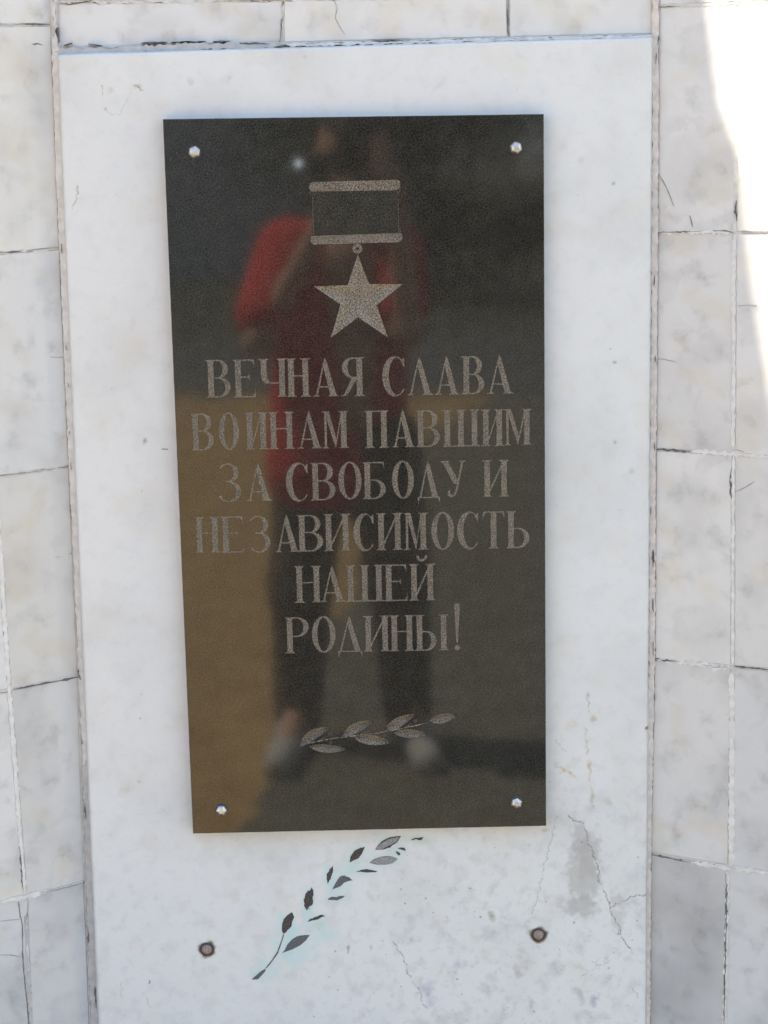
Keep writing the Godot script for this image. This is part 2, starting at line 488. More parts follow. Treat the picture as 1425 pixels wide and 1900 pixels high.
	for q in [
		[-1, "open_joint", 1.36, 1.0, [-42.7, 1803.7, -2.1, 1803.6]],
		[-1, "mortar", 4.0, 1.0, [-83.9, 1518.2, -40.8, 1520.6, -2.8, 1522.6]],
		[-1, "open_joint", 1.27, 1.5, [-83.9, 1518.9, -68.2, 1519, -55.2, 1519.8]],
		[-1, "hairline", 0.45, 1.4, [-49.4, 1520.3, -2.8, 1523.3]],
		[-1, "mortar", 3.0, 0.8, [-100, 1230.8, -3.2, 1236]],
		[-1, "hairline", 0.45, 1.4, [-99.9, 1231.5, -48.7, 1233.1, -23.5, 1234.3]],
		[-1, "open_joint", 1.36, 1.2, [-20.5, 1234.7, -3.3, 1235.3]],
		[-1, "open_joint", 1.1, 1.2, [-97.6, 944.1, -71.4, 945.4, -37.5, 946.2]],
		[-1, "open_joint", 1.7, 1.2, [-37.5, 946.2, -6.2, 947.6]],
		[-1, "open_joint", 0.85, 1.2, [-116.2, 941.8, -105.8, 941.7]],
		[-1, "open_joint", 1.02, 1.3, [-77.8, 654.6, -42.4, 654.3, -12, 656.7]],
		[-1, "mortar_white", 6.5, 0.4, [-132.4, 652.2, -109.8, 652.8, -88.5, 654.5, -62.4, 655.3]],
		[-1, "mortar_grey", 3.0, 1.0, [-62.4, 655.3, -12, 656.7]],
		[-1, "mortar_white", 6.0, 0.3, [-106.4, 1220.1, -104.9, 1090.8, -103.8, 951.7, -100.8, 817, -98, 660.4]],
		[-1, "open_joint", 1.1, 1.5, [-101.3, 726.1, -100.5, 683.9, -99.3, 664.5]],
		[-1, "open_joint", 0.85, 1.3, [-107, 649.1, -105.1, 627.2, -103, 611.2, -105.4, 565.2, -102.7, 501.9, -101.6, 466.2]],
		[-1, "hairline", 0.45, 1.0, [-92.7, 646.2, -94.2, 632.6, -99.6, 616.7]],
		[-1, "mortar_grey", 8.0, 1.0, [-99.1, 625.9, -100.9, 579.7, -99.2, 524.7, -98.8, 461.5]],
		[-1, "hairline", 0.45, 1.3, [-133.8, 626.4, -106.8, 623.7]],
		[-1, "hairline", 0.45, 1.3, [-136.5, 578.4, -121.6, 575.8, -105.3, 568.2]],
		[-1, "hairline", 0.45, 1.6, [-24.7, 1381.8, -2, 1379.6]],
		[-1, "hairline", 0.45, 1.5, [-31.1, 1115.4, -23.6, 1115.3]],
		[-1, "hairline", 0.45, 1.5, [-12.2, 1117.6, -1.5, 1119.3]],
		[-1, "open_joint", 3.06, 1.6, [-27, 1779, -19.8, 1780.4, -13.5, 1777.8]],
		[-1, "mortar_grey", 3.0, 0.8, [-109.6, 1801, -42.7, 1803.3]],
		[0, "mortar", 9.5, 0.12, [-373, 1793.3, -374.6, 1733.3, -376.1, 1632, -376.2, 1515.3, -377, 1382.5, -377.8, 1232.8, -377.5, 1087.2, -378, 938.6, -378.1, 809.8], 8.0],
		[0, "mortar_grey", 14.0, 0.15, [-377.1, 832.7, -378.7, 717.6, -380.7, 608.5, -381.7, 505.7, -382.1, 429.6], 8.4],
		[0, "mortar", 4.0, 0.6, [-371.1, 1846.3, -373, 1793.3], 8.8],
		[0, "open_joint", 1.53, 1.3, [-377.7, 1527.8, -377.6, 1515.3], 9.4],
		[0, "open_joint", 1.53, 1.3, [-378.5, 1396.7, -378.1, 1389.6], 9.4],
		[0, "open_joint", 1.53, 1.3, [-379.5, 1241.5, -379.3, 1231.4], 9.4],
		[0, "open_joint", 1.53, 1.3, [-378, 1347.2, -377.9, 1341.5], 9.4],
		[0, "open_joint", 1.53, 1.3, [-379, 1283.1, -378.8, 1278.8], 9.4],
		[0, "open_joint", 1.53, 1.3, [-383.6, 957.5, -379.9, 944.7], 9.4],
		[0, "open_joint", 1.53, 1.3, [-382.8, 771.6, -381.7, 748.5], 9.4],
		[0, "open_joint", 1.53, 1.3, [-380.9, 505.6, -380.9, 473.7], 9.4],
		[0, "open_joint", 1.53, 1.3, [-386.6, 592.9, -387, 569.2], 9.4],
		[0, "open_joint", 1.53, 1.3, [-397.2, 573.4, -396.9, 564], 9.4],
		[0, "open_joint", 1.53, 1.3, [-369.3, 1799.9, -370.2, 1774.6], 9.4],
		[0, "mortar_pink", 8.5, 0.15, [390.2, 1833.2, 390.6, 1733.1, 391, 1617.8, 390.9, 1528.3, 391.2, 1381.2, 390.7, 1245.5, 390.8, 1121.8, 391.2, 951, 389.1, 822.2, 387.8, 675.5, 387.9, 413.4], 8.0],
		[0, "open_joint", 2.21, 1.3, [394.1, 1775.9, 393.5, 1763.9], 9.4],
		[0, "open_joint", 2.21, 1.3, [391.5, 1754.5, 390.9, 1741.1], 9.4],
		[0, "open_joint", 2.21, 1.3, [391.3, 1472.6, 390.7, 1458.6], 9.4],
		[0, "open_joint", 2.21, 1.3, [392.7, 1367, 392.8, 1358.5], 9.4],
		[0, "open_joint", 2.21, 1.3, [392.1, 1252.7, 392.9, 1241.1], 9.4],
		[0, "open_joint", 2.21, 1.3, [391.6, 1107.1, 391.8, 1083.6], 9.4],
		[0, "open_joint", 2.21, 1.3, [391.3, 1040.7, 392.9, 1022], 9.4],
		[0, "open_joint", 2.21, 1.3, [388.4, 1165.8, 388.4, 1154.8], 9.4],
		[0, "open_joint", 2.21, 1.3, [392.5, 981, 392.6, 962.3], 9.4],
		[0, "open_joint", 2.21, 1.3, [394.4, 905.7, 394.5, 898.2], 9.4],
		[1, "mortar_white", 5.0, 0.7, [9.7, 1527.6, 66.4, 1528, 112.8, 1527.4]],
		[1, "open_joint", 1.27, 1.3, [8.9, 1527.3, 38.9, 1528, 66.4, 1528.7]],
		[1, "open_joint", 1.44, 1.6, [82.1, 1529.1, 98.5, 1529.4, 109.2, 1526.7]],
		[1, "hairline", 0.45, 1.2, [120.5, 1527.4, 154.9, 1527.5]],
		[1, "open_joint", 1.1, 1.2, [9, 1811.6, 29.1, 1811.2]],
		[1, "mortar", 3.0, 0.8, [29.1, 1811.2, 153.3, 1810.9]],
		[1, "open_joint", 1.87, 1.2, [8, 1242.1, 29, 1241.8, 57.9, 1241.5]],
		[1, "mortar_white", 5.0, 0.7, [53.4, 1241.3, 113.3, 1241.6, 163.5, 1240]],
		[1, "open_joint", 1.02, 1.6, [117.6, 1247.5, 127.7, 1245.2]],
		[1, "mortar_white", 6.5, 0.9, [10.1, 954.3, 44.3, 954.8, 102.7, 952, 119, 954.5]],
		[1, "open_joint", 1.87, 1.3, [10.1, 955.8, 26.1, 954.5, 44.3, 955.6]],
		[1, "open_joint", 1.7, 1.5, [75.2, 954.3, 95.3, 952.7, 110.1, 955]],
		[1, "open_joint", 1.36, 1.3, [118.9, 956.7, 139.5, 956.7, 167.1, 956.6]],
		[1, "open_joint", 1.27, 1.2, [5.9, 676.1, 30, 675.2, 62.4, 673.9]],
		[1, "mortar_white", 5.5, 0.6, [60.8, 674.5, 91.4, 673, 120, 673.7, 173.6, 676]],
		[1, "mortar_white", 5.5, 0.3, [111.3, 1526.7, 110.8, 1466.5, 112.6, 1341.6, 113.3, 1245.8]],
		[1, "mortar_white", 4.5, 0.3, [114.1, 1241.6, 115, 1128.6, 116.7, 956.5]],
		[1, "mortar_white", 8.0, 0.25, [116.1, 952, 117.7, 834.4, 119.2, 676.6]],
		[1, "mortar", 3.0, 0.6, [112.6, 1821.4, 115.2, 1649.6, 115.6, 1528.1]],
		[1, "open_joint", 1.7, 1.6, [112.9, 1567.5, 112.3, 1556.6, 114, 1541.7]],
		[1, "open_joint", 1.1, 1.1, [113.5, 660.3, 113.5, 604.7, 112.9, 534.4, 111.9, 439.5]],
		[1, "mortar_white", 3.6, 1.0, [109.6, 669.7, 114.2, 663.5, 114.2, 604.8, 113, 526.6, 111.9, 439.5]],
		[1, "open_joint", 1.36, 1.7, [111.5, 1221.5, 109.5, 1207.2, 112, 1182.3]],
		[1, "hairline", 0.45, 1.4, [6.9, 1605.3, 15, 1593.6, 22.4, 1579.7, 29.9, 1561.1]],
		[1, "open_joint", 1.02, 1.4, [51.7, 1548.7, 55.5, 1534.9]],
		[1, "hairline", 0.45, 1.3, [7.2, 1362.9, 19.8, 1361.8, 34.6, 1359.5]],
		[1, "hairline", 0.45, 1.4, [116.2, 1191.2, 128.4, 1196.9, 142.7, 1207]],
		[1, "hairline", 0.45, 1.5, [116.3, 1433.5, 127.6, 1435.1, 141.7, 1435.3]],
		[0, "mortar_grey", 9.0, 0.3, [-374.9, 1769.2, -308.3, 1769.4, -219, 1772.1, -85, 1773.1], 9],
		[0, "mortar", 4.2, 0.4, [-85, 1772.8, 49.2, 1773.1, 202.9, 1774.4, 390, 1775.5], 9],
		[0, "open_joint", 1.19, 1.5, [-362.9, 1777, -352.4, 1780.2], 9.8],
		[0, "open_joint", 1.19, 1.5, [-331.9, 1778.5, -314.9, 1776.2], 9.8],
		[0, "open_joint", 1.19, 1.5, [-265.4, 1778.6, -232.5, 1778.7], 9.8],
		[0, "open_joint", 1.19, 1.5, [-227, 1778.6, -183, 1779.2], 9.8],
		[0, "open_joint", 1.19, 1.5, [-174.1, 1778.4, -150.1, 1778.6], 9.8],
		[0, "open_joint", 1.19, 1.5, [-139.9, 1775.8, -102.1, 1774.4], 9.8],
		[0, "open_joint", 1.19, 1.5, [28.6, 1775.5, 76.8, 1775.3], 9.8],
		[0, "open_joint", 0.94, 1.4, [-86.1, 1805.6, -87.5, 1782.2, -89.7, 1776.9]],
		[0, "open_joint", 1.1, 1.4, [203.2, 1823.9, 202.4, 1797.2, 203.6, 1778.4]],
		[0, "mortar", 2.6, 0.8, [-83.4, 1828.8, -84.9, 1776.8]],
		[0, "open_joint", 0.85, 1.4, [-365.8, 1829.7, -353.6, 1827.5, -326.1, 1832.3]],
		[0, "hairline", 0.45, 1.3, [-169, 1828.9, -83.4, 1828.8]],
		[0, "mortar", 3.0, 0.8, [-368.5, 1829.1, -83.4, 1828.1, 388.2, 1825.3]],
		[0, "hairline", 0.45, 1.4, [-19.7, 1830.4, -14.5, 1818.3, -17.5, 1805, -10.9, 1792.9, -5.6, 1784.8]]]:
		k += 1
		var look: String = q[1]
		var raised: float = q[5] * 0.001 if q.size() > 5 else 0.0008 if look == "open_joint" or look == "hairline" else 0.0005 if look == "mortar_white" else -0.0002
		var called := "open_joint" if look == "open_joint" else "crack" if look == "hairline" else "mortar_joint"
		var o := obj(called, ragged(pts(q[4]), q[2] * 0.001, q[3], -0.006, raised, k * 13, 0.0003).commit(), M[look], t)
		o.transform = wall_frame(q[0])


# --- the slab ----------------------------------------------------------------------------------

const SLAB_LOW := Vector2(-0.40, 0.24)
const SLAB_SIZE := Vector2(0.80, 1.56)
var slab_image: Image
var smear: FastNoiseLite


func sp(x: float, y: float) -> Vector2:          # millimetres on the slab to a pixel of its picture
	return Vector2((x * 0.001 - SLAB_LOW.x) / SLAB_SIZE.x * slab_image.get_width(), (1.0 - (y * 0.001 - SLAB_LOW.y) / SLAB_SIZE.y) * slab_image.get_height())


func stain(x: float, y: float, rx: float, ry: float, turn: float, color: Color, strength: float, grain: float, soft := 1.0) -> void:
	var c := sp(x, y)
	var k := slab_image.get_width() / SLAB_SIZE.x * 0.001
	var r := maxf(rx, ry) * k * 1.5
	for py in range(maxi(0, int(c.y - r)), mini(slab_image.get_height(), int(c.y + r) + 1)):
		for px in range(maxi(0, int(c.x - r)), mini(slab_image.get_width(), int(c.x + r) + 1)):
			var d := Vector2(px - c.x, py - c.y).rotated(turn) / k
			var n := smear.get_noise_2d(px * 1.0, py * 1.0)
			var f := Vector2(d.x / rx, d.y / ry).length() + n * grain
			var s := clampf((1.0 - f) / soft, 0.0, 1.0) * strength
			if s > 0.004:
				slab_image.set_pixel(px, py, slab_image.get_pixel(px, py).lerp(color, s))


func scratch(line: Array, width: float, color: Color, strength: float, broken: float) -> void:
	var k := slab_image.get_width() / SLAB_SIZE.x * 0.001
	for i in range(0, line.size() - 2, 2):
		var a := sp(line[i], line[i + 1])
		var b := sp(line[i + 2], line[i + 3])
		var n := int(a.distance_to(b) * 2.0) + 1
		for j in n:
			var p := a.lerp(b, float(j) / n)
			p += Vector2(smear.get_noise_2d(p.x * 1.5, p.y * 1.5), smear.get_noise_2d(p.y * 1.5 + 300.0, p.x * 1.5)) * 4.5
			var s := strength * clampf(1.0 + broken * 2.2 * smear.get_noise_2d(p.x * 0.8 + 77.0, p.y * 0.8), 0.0, 1.0)
			var w := width * k * 0.5
			for py in range(int(p.y - w), int(p.y + w) + 2):
				for px in range(int(p.x - w), int(p.x + w) + 2):
					if px >= 0 and py >= 0 and px < slab_image.get_width() and py < slab_image.get_height():
						var f := clampf(w + 0.7 - Vector2(px, py).distance_to(p), 0.0, 1.0) * s * 0.6
						slab_image.set_pixel(px, py, slab_image.get_pixel(px, py).lerp(color, f))


func marble_slab() -> void:
	var w := 1024
	var h := 1996
	var cloud := noise_bytes(203, 0.0032, 4, w, h, false)
	var blot := noise_bytes(208, 0.021, 4, w, h, false, FastNoiseLite.TYPE_SIMPLEX_SMOOTH, 26.0)
	var mark := noise_bytes(215, 0.05, 4, w, h, false, FastNoiseLite.TYPE_SIMPLEX_SMOOTH, 14.0)
	var fine := noise_bytes(234, 0.16, 3, w, h, false)
	var warm := noise_bytes(255, 0.007, 3, w, h, false)
	var lut := PackedByteArray()
	lut.resize(1024)
	for i in 1024:
		lut[i] = enc(i / 1023.0)
	var data := PackedByteArray()
	data.resize(w * h * 3)
	for i in w * h:
		var a := cloud[i] / 255.0
		var b := blot[i] / 255.0
		var m := mark[i] / 255.0
		# the lower third of the block is more strongly figured than the rest
		var figure := clampf((i / w - 1100.0) / 500.0, 0.0, 1.0) * (0.3 + 0.5 * clampf((i % w - 380.0) / 300.0, 0.0, 1.0)) + 0.30
		var g := figure * (maxf(0.0, b - 0.53) * 0.42 + maxf(0.0, m - 0.62) * 0.34) + maxf(0.0, a - 0.46) * 0.20 + (fine[i] / 255.0 - 0.5) * 0.03
		var t := maxf(0.0, warm[i] / 255.0 - 0.6) * 0.35 + maxf(0.0, m - 0.70) * 0.5 * figure
		var k := clampf(1.0 - g, 0.3, 1.2)
		data[i * 3] = lut[clampi(int(0.79 * k * (1.0 - t * 0.2) * 1023.0), 0, 1023)]
		data[i * 3 + 1] = lut[clampi(int((0.797 * k + g * 0.01) * (1.0 - t * 0.42) * 1023.0), 0, 1023)]
		data[i * 3 + 2] = lut[clampi(int((0.79 * k + g * 0.035) * (1.0 - t * 0.8) * 1023.0), 0, 1023)]
	slab_image = picture(data, w, h)
	smear = FastNoiseLite.new()
	smear.seed = 6
	smear.frequency = 0.05
	smear.fractal_octaves = 4
	# verdigris that ran out of the inlaid branch; grey damp patches; rust round the old studs; cracks
	for q in [
		[-100.4, 566.1, 41.7, 28.0, -0.66, "bfe0e0", 0.55, 0.2, 1.00],
		[-115.8, 552.5, 37.1, 22.0, -0.87, "bfe0e0", 0.55, 0.2, 1.00],
		[-137, 533.1, 29.7, 14.0, -0.79, "bfe0e0", 0.55, 0.2, 1.00],
		[-151.4, 521.5, 22.3, 12.0, -0.61, "bfe0e0", 0.55, 0.2, 1.00],
		[-110.8, 596.1, 12.9, 27.0, 0.38, "bfe0e0", 0.55, 0.2, 1.00],
		[-111, 590.1, 18.5, 30.0, 0.38, "bfe0e0", 0.55, 0.2, 1.00],
		[-71.4, 603, 24.0, 13.0, -0.26, "bfe0e0", 0.55, 0.2, 1.00],
		[-71.6, 594.1, 20.4, 9.0, -0.09, "bfe0e0", 0.55, 0.2, 1.00],
		[-80, 631.8, 12.9, 25.9, 0.17, "bfe0e0", 0.55, 0.2, 1.00],
		[-84.2, 613.2, 11.1, 22.0, 0.00, "bfe0e0", 0.55, 0.2, 1.00],
		[-42.7, 630.9, 24.0, 12.0, -0.09, "bfe0e0", 0.55, 0.2, 1.00],
		[-51.2, 665.5, 11.1, 23.9, 0.21, "bfe0e0", 0.55, 0.2, 1.00],
		[-51.5, 651.8, 14.8, 19.9, 0.35, "bfe0e0", 0.55, 0.2, 1.00],
		[-34.7, 653.3, 24.0, 19.9, -0.70, "bfe0e0", 0.55, 0.2, 1.00],
		[-13.3, 694, 18.4, 22.8, 0.61, "bfe0e0", 0.55, 0.2, 1.00],
		[-24.9, 676.7, 20.3, 19.9, 0.52, "bfe0e0", 0.55, 0.2, 1.00],
		[-0.8, 669.2, 25.8, 10.9, 0.00, "bfe0e0", 0.55, 0.2, 1.00],
		[23.7, 684.3, 31.3, 14.9, -0.09, "bfe0e0", 0.55, 0.2, 1.00],
		[46.2, 696.4, 14.7, 9.9, 0.35, "bfe0e0", 0.55, 0.2, 1.00],
		[29.7, 709.5, 29.4, 15.9, -0.52, "bfe0e0", 0.55, 0.2, 1.00],
		[69.8, 714.4, 27.6, 11.9, -0.14, "bfe0e0", 0.55, 0.2, 1.00],
		[-60.7, 580.9, 27.8, 20.0, -0.35, "bfe0e0", 0.55, 0.2, 1.00],
		[69.8, 714.4, 20.6, 8.8, -0.14, "cfc8a8", 0.35, 0.6, 0.90],
		[-69.7, 593.5, 13.3, 4.4, -0.14, "cfd8bf", 0.50, 0.5, 0.80],
		[293.2, 706.3, 14.4, 32.2, 0.10, "b6b4b1", 0.55, 0.5, 0.40],
		[296.2, 659.7, 25.5, 52.8, 0.07, "b6b4b1", 0.55, 0.5, 0.40],
		[290.3, 614.5, 29.0, 18.8, -0.14, "b6b4b1", 0.55, 0.5, 0.40],
		[302.1, 682.8, 17.0, 42.5, -0.14, "b6b4b1", 0.55, 0.5, 0.40],
		[343, 617.9, 14.8, 11.9, -0.52, "b8b6b6", 0.40, 0.5, 0.50],
		[343.8, 592, 11.9, 19.3, 0.17, "bdbbbb", 0.40, 0.5, 0.50],
		[170, 600.3, 6.7, 8.2, 0.00, "8d8678", 0.60, 0.8, 0.90],
		[205.1, 516.7, 6.7, 11.9, 0.14, "b3a7a2", 0.50, 0.8, 0.90],
		[223.5, 472.4, 6.0, 10.5, 0.00, "9fa3b3", 0.35, 0.8, 0.90],
		[291, 482.7, 7.5, 16.5, 0.35, "a9adba", 0.50, 0.8, 0.90],
		[309.7, 474.2, 7.5, 13.5, 0.00, "9aa2b4", 0.50, 0.8, 0.90],
		[309.3, 880, 5.8, 7.3, 0.00, "b9a37e", 0.50, 0.8, 0.90],
		[302.7, 911.8, 2.9, 5.8, 0.00, "aaa49a", 0.40, 0.8, 0.90],
		[269.8, 808.1, 11.7, 5.9, 0.61, "d0aa84", 0.35, 0.8, 0.90],
		[258.1, 817.6, 4.4, 2.9, 0.00, "cfae8c", 0.30, 0.8, 0.90],
		[307.9, 767.5, 3.7, 8.8, 0.00, "c3a78e", 0.50, 0.8, 0.90],
		[304.2, 813.4, 3.7, 10.3, 0.00, "cdb39c", 0.50, 0.8, 0.90],
		[281.6, 870.9, 10.2, 8.8, 0.35, "dcc6ae", 0.40, 0.8, 0.90],
		[243.1, 722.9, 6.6, 3.7, 0.00, "c9b096", 0.60, 0.8, 0.90],
		[-28.9, 558.2, 3.0, 6.7, 0.00, "8d7f74", 0.70, 0.8, 0.90],
		[3.1, 559.8, 2.2, 5.2, 0.00, "b9aeb5", 0.50, 0.8, 0.90],
		[77.9, 496.1, 14.9, 13.4, 0.00, "9ea6bd", 0.35, 0.8, 0.90],
		[85.1, 476, 10.5, 14.9, 0.00, "a2abc2", 0.30, 0.8, 0.90],
		[123.2, 530.6, 13.4, 7.5, 0.00, "b5bcd0", 0.35, 0.8, 0.90],
		[-132.6, 693.5, 11.8, 7.3, 0.00, "d2cfcc", 0.50, 0.8, 0.90],
		[-185.8, 640.5, 10.3, 7.4, 0.00, "d8d0c2", 0.40, 0.8, 0.90],
		[-289.1, 637.6, 5.9, 5.2, 0.00, "d9cdb8", 0.45, 0.8, 0.90],
		[-279.5, 1271.6, 3.5, 5.6, -0.26, "8f8a80", 0.70, 0.8, 0.90],
		[-304.2, 1721.5, 4.1, 5.5, 0.00, "cfae8c", 0.40, 0.8, 0.90],
		[-267.9, 1725.5, 6.1, 4.1, 0.52, "b39a7c", 0.50, 0.8, 0.90],
		[-352.3, 1597.6, 2.8, 6.2, 0.00, "c7a583", 0.45, 0.8, 0.90],
		[-153.6, 1731.5, 3.4, 6.1, -0.52, "bdb8b6", 0.50, 0.8, 0.90],
		[-201.5, 1728.3, 5.5, 6.8, 0.35, "c2c2c6", 0.50, 0.8, 0.90],
		[-312.2, 1696.2, 2.7, 3.4, 0.00, "a59a90", 0.60, 0.8, 0.90],
		[337, 1361.1, 2.8, 2.1, 0.00, "8f8f8f", 0.60, 0.8, 0.90],
		[338, 1255.9, 2.8, 4.3, 0.35, "a6a2a2", 0.60, 0.8, 0.90],
		[360.3, 1215.9, 4.3, 5.7, 0.00, "c4c0c4", 0.60, 0.8, 0.90],
		[292.7, 1621, 6.2, 6.2, 0.00, "c9c9c9", 0.45, 0.8, 0.90],
		[267.1, 1640.4, 9.7, 6.9, 0.00, "d2d2d2", 0.40, 0.8, 0.90],
		[334.9, 1591.6, 3.5, 2.8, 0.52, "999999", 0.55, 0.8, 0.90],
		[116.4, 1724, 15.1, 3.4, 0.87, "cfcccc", 0.40, 0.8, 0.90],
		[-57.3, 1757.1, 3.4, 3.4, 0.00, "c6c2c0", 0.50, 0.8, 0.90],
		[-91.8, 980.6, 7.2, 2.9, 0.00, "c9c6c4", 0.00, 0.8, 0.90],
		[-325.2, 794.1, 8.7, 5.8, 0.00, "cfc8bd", 0.35, 0.8, 0.90],
		[-305.8, 805.1, 3.6, 3.6, 0.00, "b8b2ac", 0.50, 0.8, 0.90],
		[236.3, 856.8, 7.3, 4.4, 0.00, "dcc8b2", 0.35, 0.8, 0.90],
		[240.5, 1002.8, 11.6, 13.0, 0.00, "e0cfc8", 0.35, 0.8, 0.90],
		[382.3, 626.3, 5.9, 3.0, 0.00, "bdb9b7", 0.40, 0.8, 0.90],
		[330, 759.3, 5.9, 7.4, 0.00, "bdb8b2", 0.40, 0.8, 0.90],
		[305.7, 752.2, 10.3, 7.4, 0.00, "bfbab3", 0.35, 0.8, 0.90],
		[-222.5, 562.3, 15.6, 14.8, 0.00, "a99484", 0.45, 0.3, 0.60],
		[-222.5, 562.3, 13.3, 12.6, 0.00, "4a3f38", 0.90, 0.2, 0.30],
		[234.4, 572, 15.6, 14.9, 0.00, "a99484", 0.45, 0.3, 0.60],
		[234.4, 572, 13.4, 12.6, 0.00, "4a3f38", 0.90, 0.2, 0.30],
		[383, 864, 4.4, 2.6, 0.00, "a08a7a", 0.90, 0.3, 0.20],
		[19.5, 568.8, 1.2, 1.6, 0.98, "8f8a86", 0.60, 0.5, 0.60],
		[190.9, 466.1, 1.3, 1.6, 0.30, "a59c94", 0.60, 0.5, 0.60],
		[127.3, 487.4, 1.3, 1.7, 0.24, "a59c94", 0.60, 0.5, 0.60],
		[-23, 467.1, 1.2, 0.8, 1.22, "8f8a86", 0.60, 0.5, 0.60],
		[263.2, 550, 1.1, 0.8, 1.36, "7c746e", 0.60, 0.5, 0.60],
		[185.8, 463.2, 1.2, 1.9, 0.67, "a59c94", 0.60, 0.5, 0.60],
		[283.2, 588.7, 1.8, 2.1, 0.15, "8f8a86", 0.60, 0.5, 0.60],
		[140.6, 641.9, 1.5, 1.9, 1.34, "7c746e", 0.60, 0.5, 0.60],
		[146, 607.8, 1.1, 1.6, 0.92, "7c746e", 0.60, 0.5, 0.60],
		[227, 459.7, 1.7, 2.2, 1.05, "8f8a86", 0.60, 0.5, 0.60],
		[235.5, 621.4, 1.3, 1.6, 0.16, "a59c94", 0.60, 0.5, 0.60],
		[5.5, 491.8, 1.4, 1.2, 0.10, "a59c94", 0.60, 0.5, 0.60],
		[371.3, 681, 1.6, 1.3, 0.24, "7c746e", 0.60, 0.5, 0.60],
		[108.5, 601, 0.9, 1.6, 1.20, "7c746e", 0.60, 0.5, 0.60],
		[244.7, 620, 1.7, 2.2, 0.79, "8f8a86", 0.60, 0.5, 0.60],
		[55.1, 691.8, 1.4, 0.8, 0.31, "7c746e", 0.60, 0.5, 0.60],
		[45.9, 642.9, 1.5, 2.2, 0.53, "7c746e", 0.60, 0.5, 0.60],
		[357.7, 465.1, 1.2, 1.4, 0.82, "a59c94", 0.60, 0.5, 0.60],
		[314.2, 524.5, 0.9, 2.2, 1.27, "7c746e", 0.60, 0.5, 0.60],
		[109.3, 519.2, 1.0, 1.2, 1.54, "a59c94", 0.60, 0.5, 0.60],
		[50.8, 622.7, 1.6, 2.2, 0.49, "7c746e", 0.60, 0.5, 0.60],
		[196.2, 540.7, 0.8, 1.7, 0.73, "a59c94", 0.60, 0.5, 0.60],
		[337.9, 543.3, 1.1, 1.5, 0.93, "a59c94", 0.60, 0.5, 0.60],
		[-80.6, 617.9, 1.4, 1.2, 0.94, "8f8a86", 0.60, 0.5, 0.60],
		[79.4, 629, 1.1, 1.6, 0.47, "7c746e", 0.60, 0.5, 0.60],
		[-44.3, 498.1, 1.8, 1.8, 0.21, "a59c94", 0.60, 0.5, 0.60],
		[11, 499.2, 1.0, 1.0, 0.68, "a59c94", 0.60, 0.5, 0.60],
		[-46.7, 555.3, 1.8, 1.7, 0.35, "8f8a86", 0.60, 0.5, 0.60],
		[-55.6, 517.6, 1.0, 1.6, 0.43, "8f8a86", 0.60, 0.5, 0.60],
		[-78.6, 459.9, 1.1, 2.0, 0.90, "7c746e", 0.60, 0.5, 0.60],
		[66.1, 491.2, 0.8, 1.7, 0.93, "7c746e", 0.60, 0.5, 0.60],
		[43.6, 501, 1.0, 1.3, 0.65, "7c746e", 0.60, 0.5, 0.60],
		[175.3, 699.8, 1.2, 1.0, 0.75, "a59c94", 0.60, 0.5, 0.60],
		[370.4, 589.3, 1.8, 2.1, 0.35, "a59c94", 0.60, 0.5, 0.60],
		[121.2, 510, 1.6, 2.2, 0.85, "8f8a86", 0.60, 0.5, 0.60],
		[311.8, 476.8, 1.8, 0.9, 0.38, "8f8a86", 0.60, 0.5, 0.60],
		[331.5, 520.7, 1.8, 2.1, 1.41, "a59c94", 0.60, 0.5, 0.60],
		[-68.2, 587.8, 0.9, 1.5, 0.38, "8f8a86", 0.60, 0.5, 0.60],
		[154.2, 600.2, 1.8, 1.7, 0.54, "7c746e", 0.60, 0.5, 0.60],
		[363.5, 560.9, 1.7, 0.8, 0.35, "8f8a86", 0.60, 0.5, 0.60],
		[157.7, 491.9, 0.9, 1.9, 1.45, "8f8a86", 0.60, 0.5, 0.60],
		[293.8, 704.3, 1.4, 2.0, 0.08, "7c746e", 0.60, 0.5, 0.60],
		[24, 548.9, 1.3, 0.8, 0.51, "8f8a86", 0.60, 0.5, 0.60],
		[309.6, 499.2, 0.8, 0.8, 0.76, "8f8a86", 0.60, 0.5, 0.60],
		[308.2, 683.2, 1.3, 1.2, 0.49, "7c746e", 0.60, 0.5, 0.60],
		[89.3, 608.2, 1.1, 1.1, 1.55, "7c746e", 0.60, 0.5, 0.60],
		[-286.3, 1203.6, 1.3, 1.1, 0.00, "99928c", 0.50, 0.4, 0.60],
		[-302.8, 1589.4, 1.0, 1.3, 0.00, "99928c", 0.50, 0.4, 0.60],
		[-319.8, 1340.3, 1.1, 1.6, 0.00, "99928c", 0.50, 0.4, 0.60],
		[331.4, 1379.3, 1.5, 1.5, 0.00, "99928c", 0.50, 0.4, 0.60],
		[-298, 927.7, 1.3, 1.7, 0.00, "99928c", 0.50, 0.4, 0.60],
		[-303.3, 1170, 0.7, 0.9, 0.00, "99928c", 0.50, 0.4, 0.60],
		[211.3, 1712.4, 0.8, 0.8, 0.00, "99928c", 0.50, 0.4, 0.60],
		[289.2, 1577.7, 0.7, 1.6, 0.00, "99928c", 0.50, 0.4, 0.60],
		[-300.9, 894.1, 1.3, 1.6, 0.00, "99928c", 0.50, 0.4, 0.60],
		[344.1, 1165.3, 1.4, 0.8, 0.00, "99928c", 0.50, 0.4, 0.60]]:
		stain(q[0], q[1], q[2], q[3], q[4], Color(q[5]), q[6], q[7], q[8])
